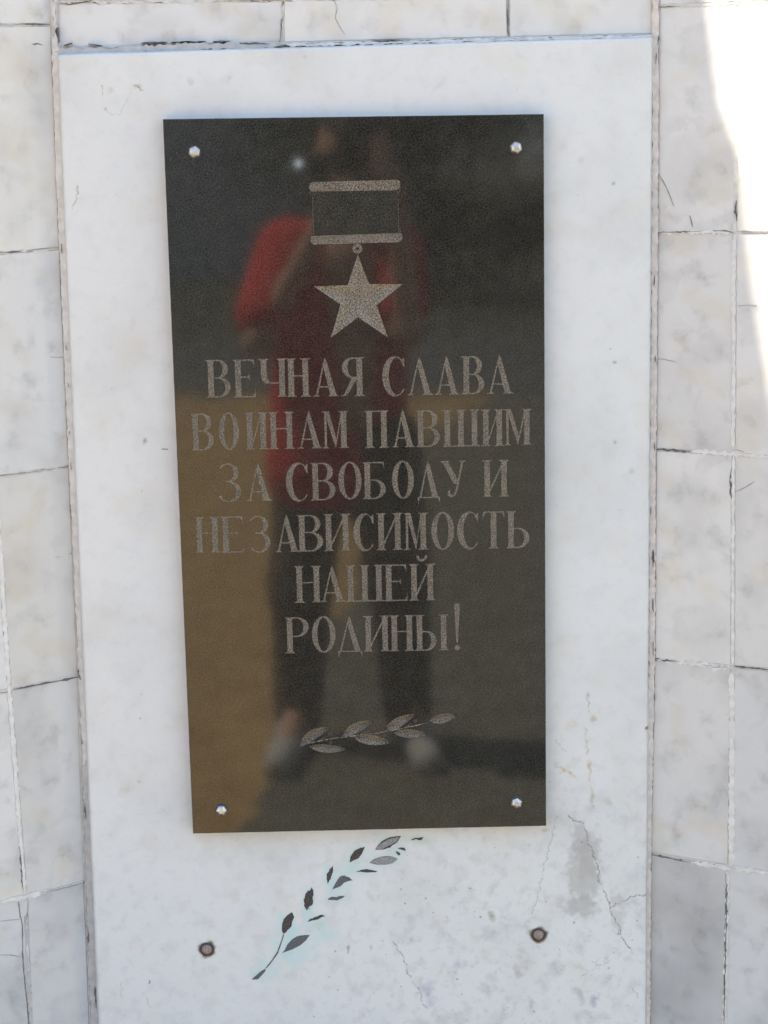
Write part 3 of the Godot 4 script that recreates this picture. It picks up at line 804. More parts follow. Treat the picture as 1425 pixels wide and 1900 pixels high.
	for q in [
		[[276.3, 743.7, 283.7, 735, 292.5, 735.6, 298.4, 725.4, 302.1, 706, 308, 690.4, 315.4, 670.8, 318.4, 647.4, 325.9, 631.6, 332.6, 610.4, 339.3, 592.2, 345.3, 578.6, 350.6, 564.3, 364.1, 543.5], 0.8, "7d7771", 0.85, 1.1],
		[[332.6, 608.8, 346.7, 617.1, 361.5, 623.7, 382.3, 626.3], 0.8, "857a70", 0.8, 0.8],
		[[345.3, 578.6, 343.9, 568.4], 0.6, "8f8880", 0.8, 0.0],
		[[260.1, 741.8, 254.2, 718.8, 246.7, 688, 241.5, 668.8, 237.7, 645.5, 231.7, 622.3, 224.2, 602.9], 0.55, "a39e9a", 0.7, 0.8],
		[[299.8, 915.6, 304.2, 889.2], 1.8, "bdab9a", 0.22, 1.3],
		[[299.1, 866.7, 302, 832.5, 305, 813.4, 305, 794.3, 308.7, 775.1, 309.4, 752.1], 3.0, "cdb8a4", 0.12, 1.4],
		[[258.2, 852.5, 271.3, 833.2], 0.5, "c0ab98", 0.7, 0.8],
		[[254.5, 817.6, 272.7, 806.5, 284.5, 798.6], 3.2, "d3b497", 0.16, 1.3],
		[[32.9, 568.4, 45.2, 546.9, 52.3, 524.5, 66.7, 496.4, 77.5, 468.3], 1.0, "9b908f", 0.55, 1.1],
		[[-316.3, 1726.4, -314.7, 1715], 0.7, "b0997f", 0.7, 0.6],
		[[-352.2, 1601, -350.5, 1592.1, -355.1, 1582.7, -360.4, 1573.2], 0.7, "aa9683", 0.7, 0.5],
		[[-274.6, 1727.6, -269.4, 1722.2, -262.6, 1720.1], 0.8, "9c866d", 0.7, 0.5],
		[[-312.1, 1698.2, -309, 1690.1, -294, 1688.5, -282.1, 1712.4], 0.5, "c6b9ab", 0.5, 1.0],
		[[-256.7, 1259, -251.1, 1259.6], 1.0, "6d6a68", 0.9, 0.0],
		[[-220.5, 1492.3, -208.2, 1450.4], 0.5, "d2d0ce", 0.3, 1],
		[[-241.8, 1207, -239.4, 1174.5, -229.7, 1149], 2.2, "eeeff2", 0.5, 0.8],
		[[-302.7, 519.4, -305.2, 513.1], 0.8, "77706b", 0.8, 0.0],
		[[309.6, 529.8, 324.6, 525.5, 332, 533.2], 0.7, "a9a5a3", 0.5, 1],
		[[362.1, 492.8, 373.4, 476.5], 0.7, "a29e9c", 0.5, 1],
		[[317.1, 521.7, 294.7, 510.4], 0.7, "a9a5a3", 0.5, 1],
		[[-343.6, 518.9, -343.1, 495.1], 0.6, "bdb0a2", 0.5, 0.8],
		[[-313.1, 502.2, -302.9, 478.1], 0.6, "c0b6ac", 0.5, 0.8]]:
		scratch(q[0], q[1], Color(q[2]), q[3], q[4])
	var m := mat(Color(1, 1, 1), 0.36, ImageTexture.create_from_image(slab_image))
	var t := base("marble_slab", "tall white marble slab with a faded inlaid branch, cracks and two rusty studs", "slab")
	var body_m := m
	var outline := rough_edge(pts([-378.6, 260, 384.9, 260, 385.1, 1773.9, -370.2, 1765.9]), 0.008, 0.0006, 5)
	var st := SurfaceTool.new()
	st.begin(Mesh.PRIMITIVE_TRIANGLES)
	var uvs := Vector2(1.0 / SLAB_SIZE.x, 1.0 / SLAB_SIZE.y)
	var tmp := SurfaceTool.new()
	tmp.begin(Mesh.PRIMITIVE_TRIANGLES)
	add_plate(tmp, outline, -0.047, SLAB_FACE, 0.004)
	var arr := tmp.commit_to_arrays()
	var v: PackedVector3Array = arr[Mesh.ARRAY_VERTEX]
	var uv := PackedVector2Array()
	for p in v:
		uv.append(Vector2((p.x - SLAB_LOW.x) * uvs.x, 1.0 - (p.y - SLAB_LOW.y) * uvs.y))
	arr[Mesh.ARRAY_TEX_UV] = uv
	var am := ArrayMesh.new()
	am.add_surface_from_arrays(Mesh.PRIMITIVE_TRIANGLES, arr)
	obj("slab_body", am, body_m, t)
	# what is left of the branch that was let into the marble
	var k := 0
	for q in [
		["slate_fill", 0.8, [-162.3, 516.6, -154, 516.4, -142.7, 529.3, -142.5, 531.7, -148.4, 529], "inlaid_stem", 0],
		["slate_fill", 0.4, [-119.1, 553.8, -114.7, 559.5, -111.7, 566.3, -104.9, 573.7, -99.2, 577.5, -93.5, 579, -80.4, 579.8, -85.6, 572, -93.9, 564.7, -104.3, 559.4, -115.3, 556.1], "inlaid_leaf", 0],
		["dark_fill", 3.3, [-116.5, 582.3, -118.5, 589.3, -117.9, 597.2, -114.4, 604.1, -108.6, 609.9, -103.7, 612.7, -103.1, 603.8, -105.6, 594.4, -111.1, 586.2], "inlaid_leaf", 0],
		["dark_fill", 2.7, [-83.3, 598.9, -77, 602.7, -71.3, 605.4, -62.8, 608.3, -58.6, 607, -67.6, 602.5, -77.1, 600], "inlaid_leaf", 0],
		["dark_fill", 3.6, [-84.1, 615.6, -86.2, 624.1, -85.5, 634, -81.6, 643.7, -76.4, 649.5, -74.5, 640.6, -75.2, 630.7, -78.8, 622], "inlaid_leaf", 0],
		["slate_fill", 1.4, [-54.8, 630.6, -48.2, 634, -40.7, 633.8, -30.4, 635.1, -34.3, 631.7, -41.8, 628.9], "inlaid_leaf", 0],
		["dark_fill", 2.1, [-54.8, 653.5, -54.9, 664.6, -51.4, 674.4, -46.8, 678.6, -46.3, 669.3, -49.5, 660], "inlaid_leaf", 0],
		["slate_fill", 0.6, [-48, 644.8, -43.1, 654.5, -39.2, 660.3, -36, 663.6, -30.3, 665, -30.8, 662.7, -25.2, 662, -19.7, 657.3, -30.6, 655.6, -37.6, 648.5], "inlaid_leaf", 0],
		["dark_fill", 1.4, [-23.4, 683.5, -22.3, 691.3, -16, 699.9, -8.5, 704, -2.3, 705.4, -5.8, 696.7, -11.2, 689, -19.1, 685.3], "inlaid_leaf", 0],
		["dark_fill", 1.5, [-14.8, 669.5, -8.2, 671.9, -1.7, 672.6, 14.1, 669.4, 4.7, 668.1, -4.6, 669.1], "inlaid_leaf", 0],
		["grey_fill", 0.3, [11.9, 700.2, 15.7, 706, 21.4, 711.7, 29.9, 716.7, 46.6, 718.9, 41.3, 710.6, 31.5, 704.2, 21.2, 700.9], "inlaid_leaf", 1],
		["grey_fill", 0.3, [4.1, 681.8, 9.8, 686.6, 16.3, 688.9, 27.5, 690.6, 35.9, 688.9, 41.4, 686.4, 35.2, 681.4, 27.3, 679.3, 16.1, 679.2], "inlaid_leaf", 1],
		["dark_fill", 0.9, [42.6, 701.4, 48.2, 702.6, 52.3, 701.4, 53.7, 698.2, 51.5, 698.2, 47.8, 700.3], "inlaid_berry", 0],
		["dark_fill", 0.9, [39.2, 697.6, 42.5, 697.1, 45.5, 694.9, 45.8, 692.1, 43.5, 691.4, 41.7, 694.2], "inlaid_berry", 0],
		["dark_fill", 3.0, [61.4, 713.2, 67.4, 715.8, 78.6, 717.9, 76.6, 714.4, 69.8, 713.8], "inlaid_fragment", 0],
		["dark_fill", 0.6, [-116.5, 581.4, -115.7, 581.3, -121.4, 564.6, -124.7, 554.7, -132.9, 543, -141.9, 532, -142.4, 532.9, -133.7, 543.8, -126, 555.2, -122.2, 565], "inlaid_stalk", 0]]:
		k += 1
		var p := pts(q[2])
		p = rough_edge(ccw(p), 0.0016, q[1] * 0.001, 300 + k)
		var simple := Geometry2D.offset_polygon(p, 0.0)
		var o := obj(q[3], plate(simple[0] if simple else p, SLAB_FACE - 0.001, SLAB_FACE + 0.0003 + 0.00002 * k).commit(), M[q[0]], t)
		if q[4]:
			var rim := ragged(closed(pts(q[2])), 0.0011, 0.9, SLAB_FACE - 0.001, SLAB_FACE + 0.0007, 400 + k)
			obj("dark_rim", rim.commit(), M.dark_fill, o)
	for q in [[-222.5, 562.3], [234.4, 572]]:
		var s := obj("rusty_stud", turned([[0.0, 0.0035], [0.0035, 0.0032], [0.0062, 0.0018], [0.0072, 0.0], [0.0072, -0.004]], 20), M.rust, t)
		s.position = Vector3(q[0] * 0.001, q[1] * 0.001, SLAB_FACE + 0.001)
		var ring := obj("stud_ring", turned([[0.0072, 0.0012], [0.0092, 0.0008], [0.0100, -0.002]], 20, 0.0006), M.dark_fill, s)
		ring.position.z = -0.0006


func closed(p: PackedVector2Array) -> PackedVector2Array:
	p.append(p[0])
	return p


func turned(profile: Array, sides: int, wobble := 0.0, phase := 0.0) -> ArrayMesh:
	# a profile of [radius, height] turned about z
	var st := SurfaceTool.new()
	st.begin(Mesh.PRIMITIVE_TRIANGLES)
	if sides > 8:
		st.set_smooth_group(0)
	else:
		st.set_smooth_group(-1)
	var ring := func(i: int, a: int) -> Vector3:
		var an := TAU * (a % sides) / sides + phase
		var r: float = profile[i][0] + wobble * sin(a % sides * 7.3 + i)
		return Vector3(cos(an) * r, sin(an) * r, profile[i][1])
	for i in profile.size() - 1:
		for a in sides:
			var p: Vector3 = ring.call(i, a)
			var q: Vector3 = ring.call(i, a + 1)
			var r: Vector3 = ring.call(i + 1, a)
			var s: Vector3 = ring.call(i + 1, a + 1)
			if profile[i][0] > 0.0:
				for x in [p, q, s]:
					st.add_vertex(x)
			for x in [p, s, r]:
				st.add_vertex(x)
	st.generate_normals()
	return st.commit()


# --- the plaque --------------------------------------------------------------------------------

func valley(outline: PackedVector2Array, spine: PackedVector2Array, depth: float) -> ArrayMesh:
	# a hollow cut to a V: the rim in the face of the stone, the bottom along the spine (one point per rim point)
	var st := SurfaceTool.new()
	st.begin(Mesh.PRIMITIVE_TRIANGLES)
	st.set_smooth_group(-1)
	var n := outline.size()
	var r := func(i: int) -> Vector3: return Vector3(outline[i % n].x, outline[i % n].y, -0.0001)
	var s := func(i: int) -> Vector3: return Vector3(spine[i % n].x, spine[i % n].y, -depth)
	for i in n:
		var a: Vector3 = r.call(i)
		var b: Vector3 = r.call(i + 1)
		var c: Vector3 = s.call(i)
		var d: Vector3 = s.call(i + 1)
		var faces := [[a, b, c]]
		if c.distance_to(d) > 0.00001:
			faces.append([b, d, c])
		for f in faces:
			if (f[1] - f[0]).cross(f[2] - f[0]).z > 0:
				f.reverse()
			for v in f:
				st.set_uv(Vector2(v.x, -v.y) * 2.9)
				st.add_vertex(v)
	st.generate_normals()
	return st.commit()


func leaf_shape(a: Vector2, b: Vector2, wide_up: float, wide_down: float) -> Array:
	# [outline, spine] of a pointed leaf from its foot a to its tip b
	var d := b - a
	var nn := Vector2(-d.y, d.x).normalized()
	if nn.y < 0:
		nn = -nn
	var out := PackedVector2Array()
	var spine := PackedVector2Array()
	var k := 12
	for i in k + 1:
		var f := float(i) / k
		var c := a + d * f
		out.append(c + nn * wide_up * pow(sin(PI * pow(f, 0.85)), 0.85) + nn * (f - 0.5) * wide_up * 0.25)
		spine.append(c + nn * wide_up * 0.05)
	for i in range(k - 1, 0, -1):
		var f := float(i) / k
		var c := a + d * f
		out.append(c - nn * wide_down * pow(sin(PI * pow(f, 0.85)), 0.85) + nn * (f - 0.5) * wide_up * 0.25)
		spine.append(c + nn * wide_up * 0.05)
	return [out, spine]


func plaque() -> void:
	var t := base("granite_plaque", "polished black granite plaque with a carved star medal and Cyrillic inscription", "plaque")
	# hollows cut into the face
	var hollows := []
	var star := pts([4.8, 1508.1, -8.9, 1469.6, -52.1, 1468.7, -18.5, 1444.7, -32.1, 1402.6, 3.8, 1428, 41.5, 1401.4, 27.8, 1443.2, 61.3, 1469.4, 18.7, 1470.3])
	var star_spine := PackedVector2Array()
	for i in 10:
		star_spine.append(Vector2(3.9, 1451.4) * 0.001)
	hollows.append(star)
	var leaves := []
	for q in [[-87.2, 858.7, -44.5, 881.3, 9.8, 3.7], [-29.3, 870.7, 13.2, 888.1, 8.8, 5.1], [26.8, 876, 68.9, 896.8, 7.6, 6.1], [87.2, 888.9, 125.1, 894.8, 5.4, 7.8], [-74, 856.9, -22.5, 850.5, 4.1, 7.5], [-13.5, 867.7, 35.9, 857.6, 7.1, 7.1], [39.6, 872.7, 86, 868, 6.4, 5.8]]:
		var l := leaf_shape(Vector2(q[0], q[1]) * 0.001, Vector2(q[2], q[3]) * 0.001, q[4] * 0.001, q[5] * 0.001)
		leaves.append(l)
		hollows.append(l[0])
	var outline := rough_edge(pts([-237.4, 1682.3, 243.7, 1679.9, 243.6, 736.5, -233.6, 737.1]), 0.006, 0.00018, 9)
	var st := plate(outline, SLAB_FACE - 0.001, 0.0, 0.0008, 2.9, Vector2.ZERO, false)
	# the face, in strips whose edges run through the hollows so that each strip is a plain outline
	var n := outward(ccw(outline))
	var inner := PackedVector2Array()
	for i in outline.size():
		inner.append(outline[i] - Vector2(n[i].x, n[i].y) * 0.0008 * 1.2)
	var cuts := [-0.3, 0.3]
	for l in hollows:
		var c := Vector2.ZERO
		for p in l:
			c += p / l.size()
		cuts.append(c.x)
	cuts.sort()
	for i in cuts.size() - 1:
		if cuts[i + 1] - cuts[i] < 0.0002:
			continue
		var pieces := Geometry2D.intersect_polygons(inner, PackedVector2Array([Vector2(cuts[i], 0), Vector2(cuts[i + 1], 0), Vector2(cuts[i + 1], 3), Vector2(cuts[i], 3)]))
		for l in hollows:
			var next: Array[PackedVector2Array] = []
			for p in pieces:
				next.append_array(Geometry2D.clip_polygons(p, l))
			pieces = next
		for p in pieces:
			flat_face(st, p, 0.0, 2.9, Vector2.ZERO)
	obj("granite_body", st.commit(), M.granite, t)
	# the medal
	var s := obj("star", valley(star, star_spine, 0.0075), M.etched_star, t)
	s.set_meta("label", "five pointed star carved in facets")
	obj("medal_ribbon", plate(pts([-51.6, 1533.7, 57.9, 1534.2, 58.1, 1588.7, -51.8, 1589.1]), -0.001, 0.00012, 0.0, 2.9).commit(), M.ribbon, t)
	for q in [[-54.5, 1588.7, 58.6, 1588.4, 61.4, 1598.5, 57.6, 1601.6, -51.2, 1600.6, -55.2, 1597.4], [-53.2, 1521.9, 59.2, 1522.7, 62.6, 1527.7, 61.5, 1534.4, -54.5, 1532.8, -55.3, 1527.6]]:
		obj("medal_bar", plate(rounded(pts(q), 0.004), -0.001, 0.0003, 0.0001, 2.9).commit(), M.etched, t)
	for q in [[-51.9, 1585.9, -51.2, 1533.7, -50.2, 1533.7, -50.9, 1585.9], [57.1, 1586.8, 57.4, 1534.9, 58.4, 1534.9, 58.1, 1586.8], [-55, 1588.5, -54, 1584.6, -52.8, 1585, -53.9, 1588.8], [60, 1593.9, 58.9, 1585.9, 60.1, 1585.8, 61.2, 1593.7], [-53.6, 1537.1, -53.7, 1532.9, -52.8, 1532.9, -52.7, 1537], [59.2, 1540.2, 59.4, 1534.3, 60.3, 1534.3, 60.1, 1540.2]]:
		obj("ribbon_edge", plate(pts(q), -0.001, 0.00022, 0.0, 2.9).commit(), M.etched_faint, t)
	for q in [[4.6, 1515.6, 6.3, 2.0]]:
		var ring := PackedVector2Array()
		for half in 2:
			ring = PackedVector2Array()
			for i in 13:
				ring.append(Vector2.from_angle(PI * half + PI * i / 12.0) * q[2] * 0.001)
			for i in 13:
				ring.append(Vector2.from_angle(PI * half + PI - PI * i / 12.0) * q[3] * 0.001)
			var o := obj("medal_ring", plate(ring, -0.001, 0.00035 + 0.00002 * half, 0.0, 2.9).commit(), M.etched, t)
			o.position = Vector3(q[0] * 0.001, q[1] * 0.001, 0)
	# the inscription
	for q in [
		["В", -194.5, 1328, 31.6, 49], ["Е", -159.3, 1327.6, 29.3, 49], ["Ч", -125.6, 1327.4, 35.7, 49.6], ["Н", -91.1, 1326.8, 31.6, 49.9], ["А", -55.9, 1326.7, 32.4, 49.3], ["Я", -20.6, 1326, 31, 50.6],
		["С", 33.2, 1325.5, 29, 50.6], ["Л", 66, 1325.8, 32.6, 49], ["А", 101.8, 1325.7, 31.1, 49.1], ["В", 135.6, 1325.6, 29.8, 49.4], ["А", 169.3, 1325.5, 33.3, 49.7], ["В", -216.7, 1259.5, 29.9, 48.3],
		["О", -180.3, 1260.3, 26.3, 47.2], ["И", -146.5, 1259.2, 29.9, 48.5], ["Н", -115.8, 1259, 33.5, 48.7], ["А", -78.1, 1259, 31.5, 47.9], ["М", -45.8, 1258.6, 33.9, 48.4], ["П", 9, 1257.8, 31.5, 48.9],
		["А", 44.9, 1258.1, 29.5, 48.2], ["В", 75.6, 1257.7, 31.2, 48.3], ["Ш", 110.3, 1257.3, 48, 48.4], ["И", 160.5, 1257.2, 30, 48.1], ["М", 190.9, 1257.8, 35.4, 47.3], ["З", -183.3, 1191.2, 29.7, 49.3],
		["А", -146.5, 1191, 32.4, 49], ["С", -95.1, 1189.9, 28.8, 50], ["В", -63.1, 1190, 32.6, 49.8], ["О", -26.7, 1191.4, 30.4, 48.1], ["Б", 5, 1190.4, 30.2, 49], ["О", 43.5, 1190.8, 28.5, 48.7],
		["Д", 76.7, 1190.1, 29.2, 48.1], ["У", 106.4, 1190.7, 33.3, 48.1], ["И", 161.6, 1189.9, 34.7, 48.7], ["Н", -216.5, 1123.6, 32.8, 47.7], ["Е", -182.1, 1123, 30.8, 48.2], ["З", -145.1, 1122.9, 27.5, 47.5],
		["А", -110.9, 1122.1, 31.5, 48.5], ["В", -82.3, 1122.1, 33.9, 49], ["И", -47.3, 1122.3, 35, 49.3], ["С", -8.4, 1121.8, 26.6, 48.9], ["И", 21.6, 1121.9, 34.5, 49.3], ["М", 57.7, 1121.3, 32, 49.5],
		["О", 94, 1121.5, 29.8, 48.9], ["С", 127.8, 1121.1, 27.9, 49.2], ["Т", 160.9, 1121, 29.8, 49.5], ["Ь", 192.3, 1120.8, 30.5, 49.4], ["Н", -87.4, 1053.4, 35.3, 49.3], ["А", -53.2, 1053.7, 32.2, 48.2],
		["Ш", -19.9, 1053.1, 50, 49.3], ["Е", 30.4, 1052.9, 31.5, 49.3], ["Й", 63.7, 1052.9, 34.3, 49.3], ["Р", -101.9, 984.9, 31.6, 49], ["О", -66.2, 985.6, 31.1, 48], ["Д", -32, 985.1, 32, 47.6],
		["И", 2.1, 985, 34.8, 48.4], ["Н", 36.6, 984.7, 32.7, 48.7], ["Ы", 70, 984.5, 44.7, 48.7], ["!", 121.7, 984.8, 8.8, 48.4]]:
		var lm := glyph(q[0], q[3] / q[4])
		var o := obj("letter", lm, M.etched, t)
		o.position = Vector3(q[1] * 0.001, q[2] * 0.001, 0)
		o.scale = Vector3(q[4] * 0.001, q[4] * 0.001, 1)
	# the branch
	for l in leaves:
		obj("leaf", valley(l[0], l[1], 0.0042), M.etched, t)
	var i := 0
	for q in [[[-88.1, 855.6, -74.2, 860.1, -60.4, 863.4, -39.7, 866.5, -19, 868.7, 1.7, 870.5, 19, 872.6, 50, 877.8, 69, 881.5, 86.6, 885.5], 1.5], [[-70.8, 860.6, -58.6, 864.8, -48.2, 869.9], 1.0], [[-8.6, 870.2, 1.8, 873.6, 10.1, 876.4], 1.0], [[50, 878.3, 60.4, 882.4, 66.5, 885.8], 1.0], [[13.8, 871.9, 22.4, 870.8, 25.8, 869.2], 1.0]]:
		i += 1
		obj("stem" if i == 1 else "berry_stalk", ragged(pts(q[0]), q[1] * 0.001, 0.12, -0.001, 0.0002 + 0.00003 * i, 900 + i).commit(), M.etched, t)
	for q in [[-45.2, 872.3, 3.1], [12.7, 877.8, 3.4], [68.8, 887.2, 2.9], [27.1, 868.1, 2.7], [-45, 860, 2.4]]:
		var b := obj("berry", turned([[0.0, 0.0009], [q[2] * 0.0006, 0.0007], [q[2] * 0.001, 0.0002], [q[2] * 0.001, -0.001]], 14), M.etched_faint, t)
		b.position = Vector3(q[0] * 0.001, q[1] * 0.001, 0)
	# hexagon headed bolts
	i = 0
	for q in [[-198.8, 1640.9], [208, 1638.7], [-194, 770.3], [203.3, 771.4]]:
		i += 1
		var b := obj("bolt", turned([[0.0, 0.0086], [0.0036, 0.0085], [0.0060, 0.0074], [0.0074, 0.0060], [0.0076, 0.0]], 6, 0.0, 0.35 * i), M.zinc, t)
		b.position = Vector3(q[0] * 0.001, q[1] * 0.001, 0.0)
		var wr := obj("washer", turned([[0.006, 0.0011], [0.0082, 0.0010], [0.0085, -0.0005]], 20), M.dark_fill, b)
		wr.position.z = 0.0


func rounded(p: PackedVector2Array, r: float) -> PackedVector2Array:
	var out := PackedVector2Array()
	var n := p.size()
	for i in n:
		var da := p[(i + n - 1) % n] - p[i]
		var db := p[(i + 1) % n] - p[i]
		var a := da.normalized() * minf(r, da.length() * 0.42) + p[i]
		var b := db.normalized() * minf(r, db.length() * 0.42) + p[i]
		for k in 6:
			var f := k / 5.0
			out.append(a.lerp(p[i], f).lerp(p[i].lerp(b, f), f))
	return out


# The letters: a condensed roman with thick stems and hairlines, drawn with capital height 1 and width w.

const T := 0.150
const HAIR := 0.034
const SERIF := 0.055


func stem(x: float, lo := 0.0, hi := 1.0, top := true, foot := true, t := T) -> PackedVector2Array:
	var s := SERIF
	var p := PackedVector2Array()
	if foot:
		p.append_array([Vector2(x, lo + 0.06), Vector2(x - s * 0.4, lo + 0.026), Vector2(x - s, lo + 0.02), Vector2(x - s, lo), Vector2(x + t + s, lo), Vector2(x + t + s, lo + 0.02), Vector2(x + t + s * 0.4, lo + 0.026), Vector2(x + t, lo + 0.06)])
	else:
		p.append_array([Vector2(x, lo), Vector2(x + t, lo)])
	if top:
		p.append_array([Vector2(x + t, hi - 0.06), Vector2(x + t + s * 0.4, hi - 0.026), Vector2(x + t + s, hi - 0.02), Vector2(x + t + s, hi), Vector2(x - s, hi), Vector2(x - s, hi - 0.02), Vector2(x - s * 0.4, hi - 0.026), Vector2(x, hi - 0.06)])
	else:
		p.append_array([Vector2(x + t, hi), Vector2(x, hi)])
	return p


func slant(x0: float, y0: float, x1: float, y1: float, t: float) -> PackedVector2Array:
	return PackedVector2Array([Vector2(x0, y0), Vector2(x0 + t, y0), Vector2(x1 + t, y1), Vector2(x1, y1)])


func foot(x: float, t: float, y := 0.0, up := 1.0, s := SERIF) -> PackedVector2Array:
	return PackedVector2Array([Vector2(x - s, y), Vector2(x + t + s, y), Vector2(x + t + s, y + 0.02 * up), Vector2(x + t, y + 0.045 * up), Vector2(x, y + 0.045 * up), Vector2(x - s, y + 0.02 * up)])


func hair(x0: float, x1: float, y: float, t := HAIR) -> PackedVector2Array:
	return PackedVector2Array([Vector2(x0, y), Vector2(x1, y), Vector2(x1, y + t), Vector2(x0, y + t)])


func bowl(x0: float, xc: float, x1: float, y0: float, y1: float, t := T) -> PackedVector2Array:
	# from x0 straight to xc, then round to x1 and back: a D without its stem, thick at its right (or left, if x1 < xc)
	var p := PackedVector2Array()
	var ry := (y1 - y0) / 2.0
	var cy := (y0 + y1) / 2.0
	var sg := signf(x1 - xc)
	p.append(Vector2(x0, y1))
	for i in 15:
		var a := PI / 2 - PI * i / 14.0
		p.append(Vector2(xc + (x1 - xc) * cos(a), cy + ry * sin(a)))
	p.append(Vector2(x0, y0))
	p.append(Vector2(x0, y0 + HAIR))
	for i in 15:
		var a := -PI / 2 + PI * i / 14.0
		p.append(Vector2(xc + (x1 - sg * t * 0.95 - xc) * cos(a), cy + (ry - HAIR) * sin(a)))
	p.append(Vector2(x0, y1 - HAIR))
	return p


func arc_piece(c: Vector2, r: Vector2, ci: Vector2, ri: Vector2, a0: float, a1: float) -> PackedVector2Array:
	var p := PackedVector2Array()
	var k := 22
	for i in k + 1:
		var a := deg_to_rad(lerpf(a0, a1, float(i) / k))
		p.append(c + Vector2(cos(a) * r.x, sin(a) * r.y))
	for i in k + 1:
		var a := deg_to_rad(lerpf(a1, a0, float(i) / k))
		p.append(ci + Vector2(cos(a) * ri.x, sin(a) * ri.y))
	return p


func tick(x: float, y: float, dy: float, dx: float) -> PackedVector2Array:
	# the beak at the end of an arm
	return PackedVector2Array([Vector2(x, y), Vector2(x - dx, y), Vector2(x - 0.012 * signf(dx), y + dy * 0.45), Vector2(x + 0.008 * signf(dx), y + dy)])


